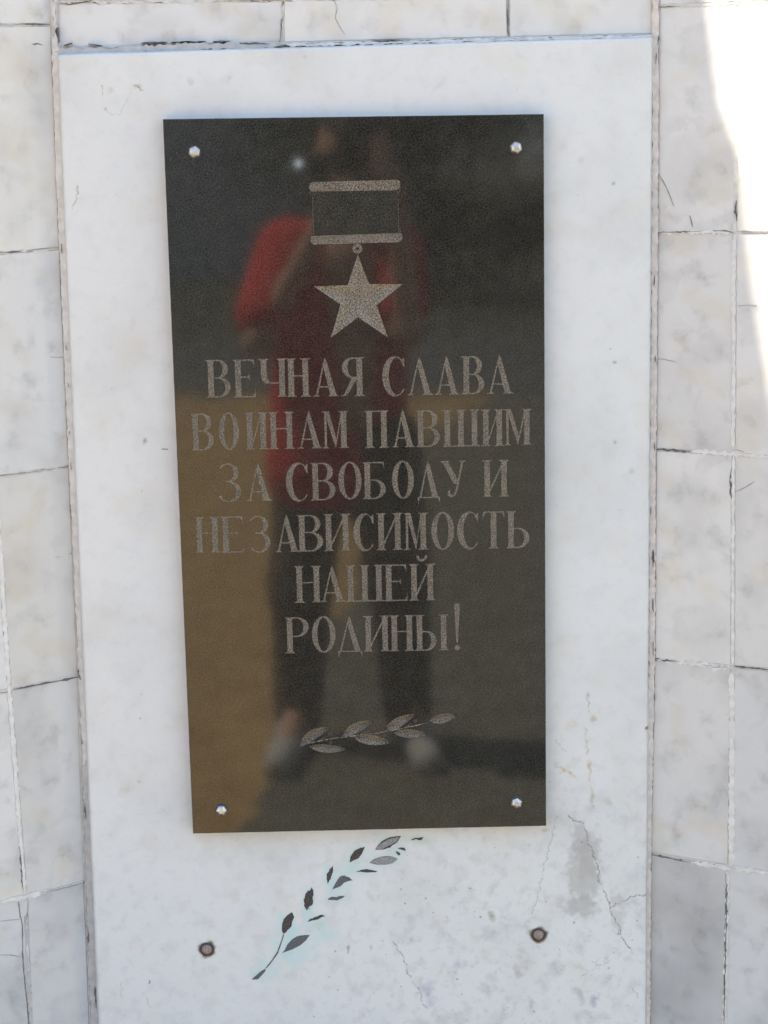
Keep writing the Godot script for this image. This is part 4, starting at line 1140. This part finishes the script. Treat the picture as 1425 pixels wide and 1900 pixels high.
func glyph(c: String, w: float) -> ArrayMesh:
	var g: Array[PackedVector2Array] = []
	var s := SERIF
	var t := T
	var r := w - s - t
	match c:
		"В":
			g = [stem(s), bowl(s + t, w * 0.5, w * 0.91, 0.505, 1.0), bowl(s + t, w * 0.5, w, 0.0, 0.505 + HAIR)]
		"Р":
			g = [stem(s), bowl(s + t, w * 0.5, w, 0.45, 1.0)]
		"Ь":
			g = [stem(s), bowl(s + t, w * 0.5, w, 0.0, 0.55)]
		"Ы":
			g = [stem(s), bowl(s + t, w * 0.34, w * 0.64, 0.0, 0.55), stem(w - s - t)]
		"Б":
			g = [stem(s), bowl(s + t, w * 0.5, w, 0.0, 0.53), hair(s + t, w * 0.93, 1.0 - HAIR), tick(w * 0.93, 1.0 - HAIR, -0.17, 0.06)]
		"Е":
			g = [stem(s), hair(s + t, w * 0.93, 1.0 - HAIR), tick(w * 0.93, 1.0 - HAIR, -0.2, 0.07), hair(s + t, w * 0.72, 0.52), tick(w * 0.72, 0.52, -0.1, 0.05), tick(w * 0.72, 0.52 + HAIR, 0.08, 0.05), hair(s + t, w * 0.97, 0.0), tick(w * 0.97, HAIR, 0.2, 0.07)]
		"Ч":
			g = [stem(r), stem(s * 0.8, 0.6, 1.0, true, false)]
			g.append(PackedVector2Array([Vector2(s * 0.8, 0.6), Vector2(s * 0.8 + t, 0.6), Vector2(s * 0.8 + t + 0.015, 0.49), Vector2(s * 0.8 + t + 0.06, 0.40), Vector2(r, 0.375), Vector2(r, 0.34), Vector2(s + t * 0.7, 0.35), Vector2(s + 0.03, 0.43), Vector2(s * 0.85, 0.52)]))
		"Н":
			g = [stem(s), stem(r), hair(s + t, r, 0.53)]
		"П":
			g = [stem(s), stem(r), hair(s + t, r, 1.0 - HAIR)]
		"Ш":
			g = [stem(s), stem((w - t) / 2.0), stem(r), hair(s + t, (w - t) / 2.0, 0.0), hair((w + t) / 2.0, r, 0.0)]
		"И", "Й":
			g = [stem(s), stem(r), PackedVector2Array([Vector2(s + t, 0.13), Vector2(s + t, 0.23), Vector2(r, 0.87), Vector2(r, 0.77)])]
			if c == "Й":
				g.append(arc_piece(Vector2(w * 0.5, 1.2), Vector2(0.14, 0.13), Vector2(w * 0.5, 1.21), Vector2(0.105, 0.075), 190, 350))
				for sx in [-1.0, 1.0]:
					var dot := PackedVector2Array()
					for i in 10:
						dot.append(Vector2(w * 0.5 + sx * 0.11, 1.195) + Vector2.from_angle(TAU * i / 10.0) * 0.042)
					g.append(dot)
		"А", "Л", "Д":
			var ap := w * 0.47
			var feet := c != "Д"
			var lo := 0.0 if feet else HAIR
			var thick := PackedVector2Array([Vector2(ap, 1.03), Vector2(ap + 0.045, 0.93), Vector2(w - s * 0.9, lo), Vector2(w - s * 0.9 - t * 1.1, lo), Vector2(ap - 0.055, 0.83)])
			var thin := PackedVector2Array([Vector2(s * 0.9, lo), Vector2(s * 0.9 + 0.055, lo), Vector2(ap - 0.02, 0.86), Vector2(ap - 0.045, 0.88)])
			g = [thick, thin]
			if feet:
				g.append(foot(s * 0.9, 0.055))
				g.append(foot(w - s * 0.9 - t * 1.1, t * 1.1))
			if c == "А":
				g.append(hair(w * 0.235, w * 0.66, 0.235))
			if c == "Д":
				g.append(hair(0.02, w - 0.02, 0.0))
				g.append(PackedVector2Array([Vector2(0.0, HAIR), Vector2(0.07, 0.0), Vector2(0.035, -0.06), Vector2(0.015, -0.18)]))
				g.append(PackedVector2Array([Vector2(w, HAIR), Vector2(w - 0.07, 0.0), Vector2(w - 0.035, -0.06), Vector2(w - 0.005, -0.15)]))
		"Я":
			g = [stem(r), bowl(r, w * 0.5, w * 0.06, 0.47, 1.0), PackedVector2Array([Vector2(w * 0.47, 0.49), Vector2(w * 0.47 + t, 0.49), Vector2(w * 0.36, 0.12), Vector2(w * 0.22, 0.02), Vector2(0.0, 0.0), Vector2(0.0, 0.022), Vector2(w * 0.14, 0.05)])]
		"С":
			var rx := w * 0.56
			g = [arc_piece(Vector2(rx, 0.5), Vector2(rx, 0.52), Vector2(rx + 0.055, 0.5), Vector2(rx - t * 0.75, 0.475), 48, 318)]
			g.append(PackedVector2Array([Vector2(w * 0.95, 0.97), Vector2(w * 0.99, 0.97), Vector2(w, 0.74), Vector2(w * 0.96, 0.74), Vector2(w * 0.84, 0.88), Vector2(w * 0.9, 0.91)]))
		"О":
			g = [arc_piece(Vector2(w / 2, 0.5), Vector2(w / 2, 0.52), Vector2(w / 2, 0.5), Vector2(w / 2 - t, 0.48), 90, 270), arc_piece(Vector2(w / 2, 0.5), Vector2(w / 2, 0.52), Vector2(w / 2, 0.5), Vector2(w / 2 - t, 0.48), -90, 90)]
		"З":
			g = [arc_piece(Vector2(w * 0.44, 0.765), Vector2(w * 0.48, 0.255), Vector2(w * 0.40, 0.765), Vector2(w * 0.48 - t * 0.75, 0.225), -85, 150), arc_piece(Vector2(w * 0.47, 0.265), Vector2(w * 0.53, 0.285), Vector2(w * 0.43, 0.265), Vector2(w * 0.53 - t * 0.75, 0.25), -155, 85), hair(w * 0.30, w * 0.5, 0.52)]
		"М":
			g = [stem(s, 0.0, 1.0, false, true, 0.062), stem(r), PackedVector2Array([Vector2(s - 0.06, 1.0), Vector2(s + t * 0.85, 1.0), Vector2(w * 0.535, 0.24), Vector2(w * 0.50, 0.0), Vector2(w * 0.465, 0.06), Vector2(s + 0.03, 0.93)]), PackedVector2Array([Vector2(w * 0.50, 0.0), Vector2(w * 0.53, 0.24), Vector2(r + 0.01, 0.97), Vector2(r + 0.01, 0.78)])]
		"Т":
			g = [stem((w - t) / 2.0, 0.0, 1.0 - HAIR, false, true), hair(0.02, w - 0.02, 1.0 - HAIR), tick(0.02, 1.0 - HAIR, -0.2, -0.08), tick(w - 0.02, 1.0 - HAIR, -0.2, 0.08)]
		"У":
			g = [slant(w * 0.54, 0.36, s * 1.0, 0.98, t * 1.1), foot(s * 0.9, t * 1.1, 1.0, -1.0), foot(w - 0.12, 0.07, 1.0, -1.0, 0.05)]
			g.append(PackedVector2Array([Vector2(w - 0.115, 0.98), Vector2(w - 0.055, 0.98), Vector2(w * 0.66, 0.14), Vector2(w * 0.56, 0.02), Vector2(w * 0.42, -0.01), Vector2(w * 0.28, 0.06), Vector2(w * 0.30, 0.16), Vector2(w * 0.38, 0.22), Vector2(w * 0.39, 0.10), Vector2(w * 0.48, 0.05), Vector2(w * 0.58, 0.16), Vector2(w * 0.66, 0.36)]))
		"!":
			g = [PackedVector2Array([Vector2(w * 0.38, 0.2), Vector2(w * 0.62, 0.2), Vector2(w * 0.95, 1.25), Vector2(w * 0.8, 1.31), Vector2(w * 0.35, 1.31), Vector2(w * 0.12, 1.25)])]
			var dot := PackedVector2Array()
			for i in 14:
				dot.append(Vector2(w * 0.5, 0.06) + Vector2.from_angle(TAU * i / 14.0) * w * 0.42)
			g.append(dot)
	var st := SurfaceTool.new()
	st.begin(Mesh.PRIMITIVE_TRIANGLES)
	var off := Vector2(rng.randf(), rng.randf())
	for i in g.size():
		add_plate(st, g[i], -0.001, 0.00022 + 0.00002 * i, 0.0, 0.145, off)
	return st.commit()


# --- the photographer, whom the polished stone mirrors ------------------------------------------

func net(st: SurfaceTool, bones: Array, cell: float, blend := 60.0) -> void:
	# surface nets over a soft union of tapered capsules [from, to, radius, radius]
	var lo := Vector3.INF
	var hi := -Vector3.INF
	for b in bones:
		for e in [[b[0], b[2]], [b[1], b[3]]]:
			lo = lo.min(e[0] - Vector3.ONE * (e[1] + cell * 3))
			hi = hi.max(e[0] + Vector3.ONE * (e[1] + cell * 3))
	var n := Vector3i(((hi - lo) / cell).ceil()) + Vector3i.ONE
	var f := PackedFloat32Array()
	f.resize(n.x * n.y * n.z)
	f.fill(0.0)
	for b in bones:
		var a: Vector3 = b[0]
		var d: Vector3 = b[1] - a
		var ra: float = b[2]
		var rb: float = b[3]
		var pad := Vector3.ONE * (maxf(ra, rb) + 0.055)
		var i0 := Vector3i(((a.min(b[1]) - pad - lo) / cell).floor()).clamp(Vector3i.ZERO, n - Vector3i.ONE)
		var i1 := Vector3i(((a.max(b[1]) + pad - lo) / cell).ceil()).clamp(Vector3i.ZERO, n - Vector3i.ONE)
		var dd := maxf(d.length_squared(), 1e-9)
		for z in range(i0.z, i1.z + 1):
			for y in range(i0.y, i1.y + 1):
				for x in range(i0.x, i1.x + 1):
					var p := lo + Vector3(x, y, z) * cell - a
					var u := clampf(p.dot(d) / dd, 0.0, 1.0)
					f[(z * n.y + y) * n.x + x] += exp(-blend * ((p - d * u).length() - lerpf(ra, rb, u)))
	var at := {}
	var verts := PackedVector3Array()
	var corner := [Vector3i(0, 0, 0), Vector3i(1, 0, 0), Vector3i(0, 1, 0), Vector3i(1, 1, 0), Vector3i(0, 0, 1), Vector3i(1, 0, 1), Vector3i(0, 1, 1), Vector3i(1, 1, 1)]
	var edges := [[0, 1], [2, 3], [4, 5], [6, 7], [0, 2], [1, 3], [4, 6], [5, 7], [0, 4], [1, 5], [2, 6], [3, 7]]
	var idx := PackedInt32Array()
	for c in corner:
		idx.append((c.z * n.y + c.y) * n.x + c.x)
	for z in n.z - 1:
		for y in n.y - 1:
			var row := (z * n.y + y) * n.x
			for x in n.x - 1:
				var k := row + x
				var inside := 0
				for i in 8:
					if f[k + idx[i]] > 1.0:
						inside += 1
				if inside == 0 or inside == 8:
					continue
				var sum := Vector3.ZERO
				var cnt := 0
				for e in edges:
					var u := f[k + idx[e[0]]]
					var v := f[k + idx[e[1]]]
					if (u > 1.0) != (v > 1.0):
						var lu := log(maxf(u, 1e-12))
						var lv := log(maxf(v, 1e-12))
						sum += Vector3(corner[e[0]]).lerp(Vector3(corner[e[1]]), lu / (lu - lv))
						cnt += 1
				at[k] = verts.size()
				verts.append(lo + (Vector3(x, y, z) + sum / cnt) * cell)
	st.set_smooth_group(0)
	var strides := [1, n.x, n.x * n.y]
	for k in at:
		for ax in 3:
			var s1: int = strides[(ax + 1) % 3]
			var s2: int = strides[(ax + 2) % 3]
			var inside := f[k] > 1.0
			if inside == (f[k + strides[ax]] > 1.0):
				continue
			if not (at.has(k - s1) and at.has(k - s2) and at.has(k - s1 - s2)):
				continue
			var q := [verts[at[k]], verts[at[k - s1]], verts[at[k - s1 - s2]], verts[at[k - s2]]]
			if inside:
				q.reverse()
			for i in [0, 1, 2, 0, 2, 3]:
				st.add_vertex(q[i])


func body(parts: Array) -> ArrayMesh:
	var st := SurfaceTool.new()
	st.begin(Mesh.PRIMITIVE_TRIANGLES)
	for p in parts:
		net(st, p[0], p[1], p[2])
	st.index()
	st.generate_normals()
	return st.commit()


func photographer() -> void:
	var o := Vector3(-0.03, 0.0, 2.72)
	var t := base("person", "person in a red shirt and dark trousers photographing the plaque, mirrored in it", "person", o)
	var v := func(x: float, y: float, z: float) -> Vector3: return Vector3(x, y, z) - o
	var neck: Vector3 = v.call(-0.02, 1.46, 2.75)
	var head: Vector3 = v.call(0.005, 1.64, 2.715)
	var skin_bones := [
		[v.call(-0.03, 0.95, 2.74), v.call(-0.03, 1.34, 2.76), 0.115, 0.125], [v.call(-0.02, 1.36, 2.76), neck, 0.10, 0.055], [neck, v.call(0.0, 1.56, 2.73), 0.056, 0.058],
	]
	var shirt := [
		[v.call(-0.12, 0.80, 2.72), v.call(-0.10, 1.33, 2.75), 0.135, 0.105], [v.call(0.03, 0.80, 2.75), v.call(0.035, 1.33, 2.78), 0.112, 0.10],
		[v.call(-0.15, 1.385, 2.735), v.call(0.09, 1.385, 2.745), 0.07, 0.066], [neck - Vector3(0, 0.05, 0), neck, 0.075, 0.062],
	]
	var trousers := []
	var shoes := []
	for s in [-1.0, 1.0]:
		var hip: Vector3 = v.call(-0.03 + s * 0.09, 0.86, 2.74)
		var knee: Vector3 = v.call(-0.03 + s * 0.135, 0.48, 2.73)
		var ankle: Vector3 = v.call(-0.03 + s * 0.155, 0.10, 2.79)
		var toe: Vector3 = v.call(-0.03 + s * 0.20, 0.034, 2.485)
		var shoulder: Vector3 = v.call(-0.178, 1.385, 2.73) if s < 0 else v.call(0.115, 1.395, 2.735)
		var elbow: Vector3 = v.call(-0.252, 1.16, 2.60) if s < 0 else v.call(0.135, 1.17, 2.62)
		var wrist: Vector3 = v.call(-0.075, 1.475, 2.565) if s < 0 else v.call(0.115, 1.53, 2.60)
		skin_bones.append_array([[hip, knee, 0.085, 0.055], [knee, ankle, 0.055, 0.038], [ankle, toe, 0.034, 0.025], [shoulder, elbow, 0.048, 0.039], [elbow, wrist, 0.038, 0.027]])
		shirt.append([shoulder, shoulder.lerp(elbow, 0.72), 0.085 if s < 0 else 0.07, 0.088 if s < 0 else 0.07])
		trousers.append_array([[hip, knee, 0.115, 0.085], [knee, ankle + Vector3(0, -0.01, 0.004), 0.083, 0.070]])
		shoes.append_array([[ankle + Vector3(0, -0.05, 0.035), toe, 0.048, 0.042], [ankle + Vector3(0, 0.03, 0), ankle + Vector3(0, -0.05, 0), 0.06, 0.052]])
	var head_bones := [
		[head + Vector3(0, 0.03, 0.02), head + Vector3(0, 0.02, -0.005), 0.092, 0.086], [head + Vector3(0, -0.04, -0.02), head + Vector3(0, -0.075, -0.045), 0.066, 0.040],
		[head + Vector3(0, 0.0, -0.085), head + Vector3(0, -0.028, -0.108), 0.010, 0.015], [head + Vector3(-0.022, -0.062, -0.078), head + Vector3(0.022, -0.062, -0.078), 0.010, 0.010],
		[head + Vector3(-0.085, 0.012, 0.015), head + Vector3(-0.092, -0.03, 0.012), 0.014, 0.010], [head + Vector3(0.085, 0.012, 0.015), head + Vector3(0.092, -0.03, 0.012), 0.014, 0.010],
		[head + Vector3(0, -0.07, 0.02), head + Vector3(0, -0.13, 0.02), 0.055, 0.055],
	]
	var parts := [[skin_bones, 0.015, 60.0], [head_bones, 0.006, 130.0]]
	# left hand cupped below the camera, right hand closed round its grip
	var grips := [
		[v.call(-0.075, 1.475, 2.565), v.call(-0.03, 1.525, 2.545), Vector3(0.018, 0.0, 0.0), Vector3(0.012, 0.028, -0.018), Vector3(0.016, 0.012, 0.024)],
		[v.call(0.115, 1.53, 2.60), v.call(0.085, 1.60, 2.575), Vector3(0.0, 0.019, 0.0), Vector3(-0.012, 0.004, -0.032), Vector3(-0.03, 0.02, 0.012)],
	]
	for g in grips:
		var hand := [[g[0], g[1], 0.026, 0.028]]
		for i in 4:
			var root: Vector3 = g[1] + g[2] * (i - 1.5)
			var long := [0.9, 1.0, 0.95, 0.75][i] as float
			var mid: Vector3 = root + g[3] * long
			var tip: Vector3 = mid + (g[3].normalized() * 0.6 + (g[2].normalized().cross(g[3].normalized()) * 0.4)).normalized() * 0.026 * long
			hand.append_array([[root, mid, 0.0095, 0.0085], [mid, tip, 0.0085, 0.007]])
		var th: Vector3 = g[0].lerp(g[1], 0.5)
		hand.append_array([[th, th + g[4], 0.012, 0.010], [th + g[4], th + g[4] * 1.9, 0.010, 0.008]])
		parts.append([hand, 0.005, 240.0])
	obj("body", body(parts), mat(Color(0.46, 0.27, 0.19), 0.6), t)
	obj("shirt", body([[shirt, 0.016, 60.0]]), mat(Color(0.52, 0.026, 0.030), 0.9), t)
	obj("trousers", body([[trousers, 0.016, 60.0]]), mat(Color(0.095, 0.070, 0.050), 0.9), t)
	for s in 2:
		obj("shoe", body([[shoes.slice(s * 2, s * 2 + 2), 0.009, 90.0]]), mat(Color(0.40, 0.385, 0.36), 0.7), t)
	var hair_bones := [[head + Vector3(0, 0.055, 0.035), head + Vector3(0, 0.05, -0.01), 0.086, 0.078], [head + Vector3(0, 0.0, 0.055), head + Vector3(0, -0.05, 0.06), 0.075, 0.055]]
	obj("hair", body([[hair_bones, 0.009, 90.0]]), mat(Color(0.035, 0.024, 0.018), 0.7), t)
	# the camera in the person's hands, turned upright, its flash raised to the left
	var c := base("held_camera", "black camera held upright before the face with its flash raised", "camera", Vector3(0, 1.6321, 2.56))
	var black := mat(Color(0.02, 0.02, 0.021), 0.5)
	var bx := func(called: String, size: Vector3, at: Vector3, m: Material) -> MeshInstance3D:
		var p := PackedVector2Array([Vector2(-size.x, -size.y) / 2, Vector2(size.x, -size.y) / 2, Vector2(size.x, size.y) / 2, Vector2(-size.x, size.y) / 2])
		var st := plate(rounded(p, minf(0.008, size.x * 0.3)), -size.z / 2, size.z / 2, 0.003)
		var e := obj(called, st.commit(), m, c)
		e.position = at
		e.rotation.y = PI
		return e
	bx.call("camera_body", Vector3(0.085, 0.13, 0.05), Vector3(0.0, 0.0, 0.02), black)
	var lens := obj("lens", turned([[0.0, 0.004], [0.022, 0.006], [0.026, 0.012], [0.030, 0.010], [0.032, -0.03]], 24), black, c)
	lens.rotation.y = PI
	lens.position = Vector3(0, 0, -0.035)
	bx.call("flash_head", Vector3(0.10, 0.05, 0.03), Vector3(-0.095, -0.016, 0.0), black)
	var lit := StandardMaterial3D.new()
	lit.albedo_color = Color(0.9, 0.9, 0.9)
	lit.emission_enabled = true
	lit.emission = Color(0.93, 0.97, 1.0)
	lit.emission_energy_multiplier = 2.6
	var tube: MeshInstance3D = bx.call("flash_lamp", Vector3(0.009, 0.012, 0.005), Vector3(-0.137, -0.016, -0.018), lit)
	var flash := OmniLight3D.new()
	flash.name = "flash_light"
	flash.light_color = lit.emission
	flash.light_energy = 0.00018
	flash.light_size = 0.006
	flash.omni_range = 6.0
	flash.omni_attenuation = 2.0
	flash.shadow_enabled = true
	flash.position = tube.position + Vector3(0, 0, -0.012)
	c.add_child(flash)


# --- what stands across the road, dim in the polished stone ------------------------------------

func surroundings() -> void:
	var wt := base("garden_wall", "low pale rendered wall across the road, mirrored dimly in the plaque", "wall", Vector3(-6.0, 0, 24.0))
	var body_ := BoxMesh.new()
	body_.size = Vector3(11.4, 2.6, 0.3)
	var w := obj("wall_body", body_, mat(Color(0.72, 0.72, 0.72), 0.9), wt)
	w.position = Vector3(0, 1.3, 0)
	var cap := BoxMesh.new()
	cap.size = Vector3(11.5, 0.12, 0.42)
	obj("coping", cap, mat(Color(0.45, 0.45, 0.45), 0.9), wt).position = Vector3(0, 2.66, 0)
	# shrubs: one built, the others turned copies
	var st := SurfaceTool.new()
	st.begin(Mesh.PRIMITIVE_TRIANGLES)
	st.set_smooth_group(-1)
	var clumps := []
	for i in 26:
		clumps.append([Vector3(rng.randfn(0, 0.75), rng.randf_range(0.5, 3.6), rng.randfn(0, 0.6)), rng.randf_range(0.35, 0.75)])
	for i in 5200:
		var q: Array = clumps[rng.randi() % clumps.size()]
		var d := Vector3(rng.randfn(), rng.randfn(), rng.randfn()).normalized()
		var p: Vector3 = q[0] + d * q[1] * pow(rng.randf(), 0.4)
		p.y = maxf(p.y, 0.12)
		var a := Vector3(rng.randfn(), rng.randfn(), rng.randfn()).normalized() * rng.randf_range(0.05, 0.09)
		var b := a.cross(d).normalized() * rng.randf_range(0.03, 0.05)
		for x in [p - a, p + b, p + a, p - a, p + a, p - b]:
			st.add_vertex(x)
	st.generate_normals()
	var crown := st.commit()
	var trunk := CylinderMesh.new()
	trunk.bottom_radius = 0.11
	trunk.top_radius = 0.05
	trunk.height = 2.4
	var leaf_m := mat(Color(0.062, 0.075, 0.030), 0.7)
	leaf_m.cull_mode = BaseMaterial3D.CULL_DISABLED
	var bark := mat(Color(0.12, 0.09, 0.07), 0.9)
	var spots := [Vector3(0.9, 0, 19.5), Vector3(2.6, 0, 20.6), Vector3(4.4, 0, 19.2), Vector3(0.35, 0, 22.6)]
	var says := ["dark green shrub across the road, nearest to the middle of the mirrored scene", "dark green shrub across the road, between the other two on the right", "dark green shrub across the road, farthest to the right", "dark green shrub across the road in front of the end of the pale wall"]
	var first: Node3D
	for i in spots.size():
		var sh: Node3D
		if i == 0:
			sh = base("shrub", says[i], "shrub", spots[i])
			obj("crown", crown, leaf_m, sh)
			obj("trunk", trunk, bark, sh).position.y = 1.2
			first = sh
		else:
			sh = first.duplicate()
			sh.name = "shrub_%03d" % i
			add_child(sh)
			sh.position = spots[i]
			sh.set_meta("label", says[i])
		sh.rotation.y = i * 1.9
		sh.set_meta("group", "shrubs across the road")
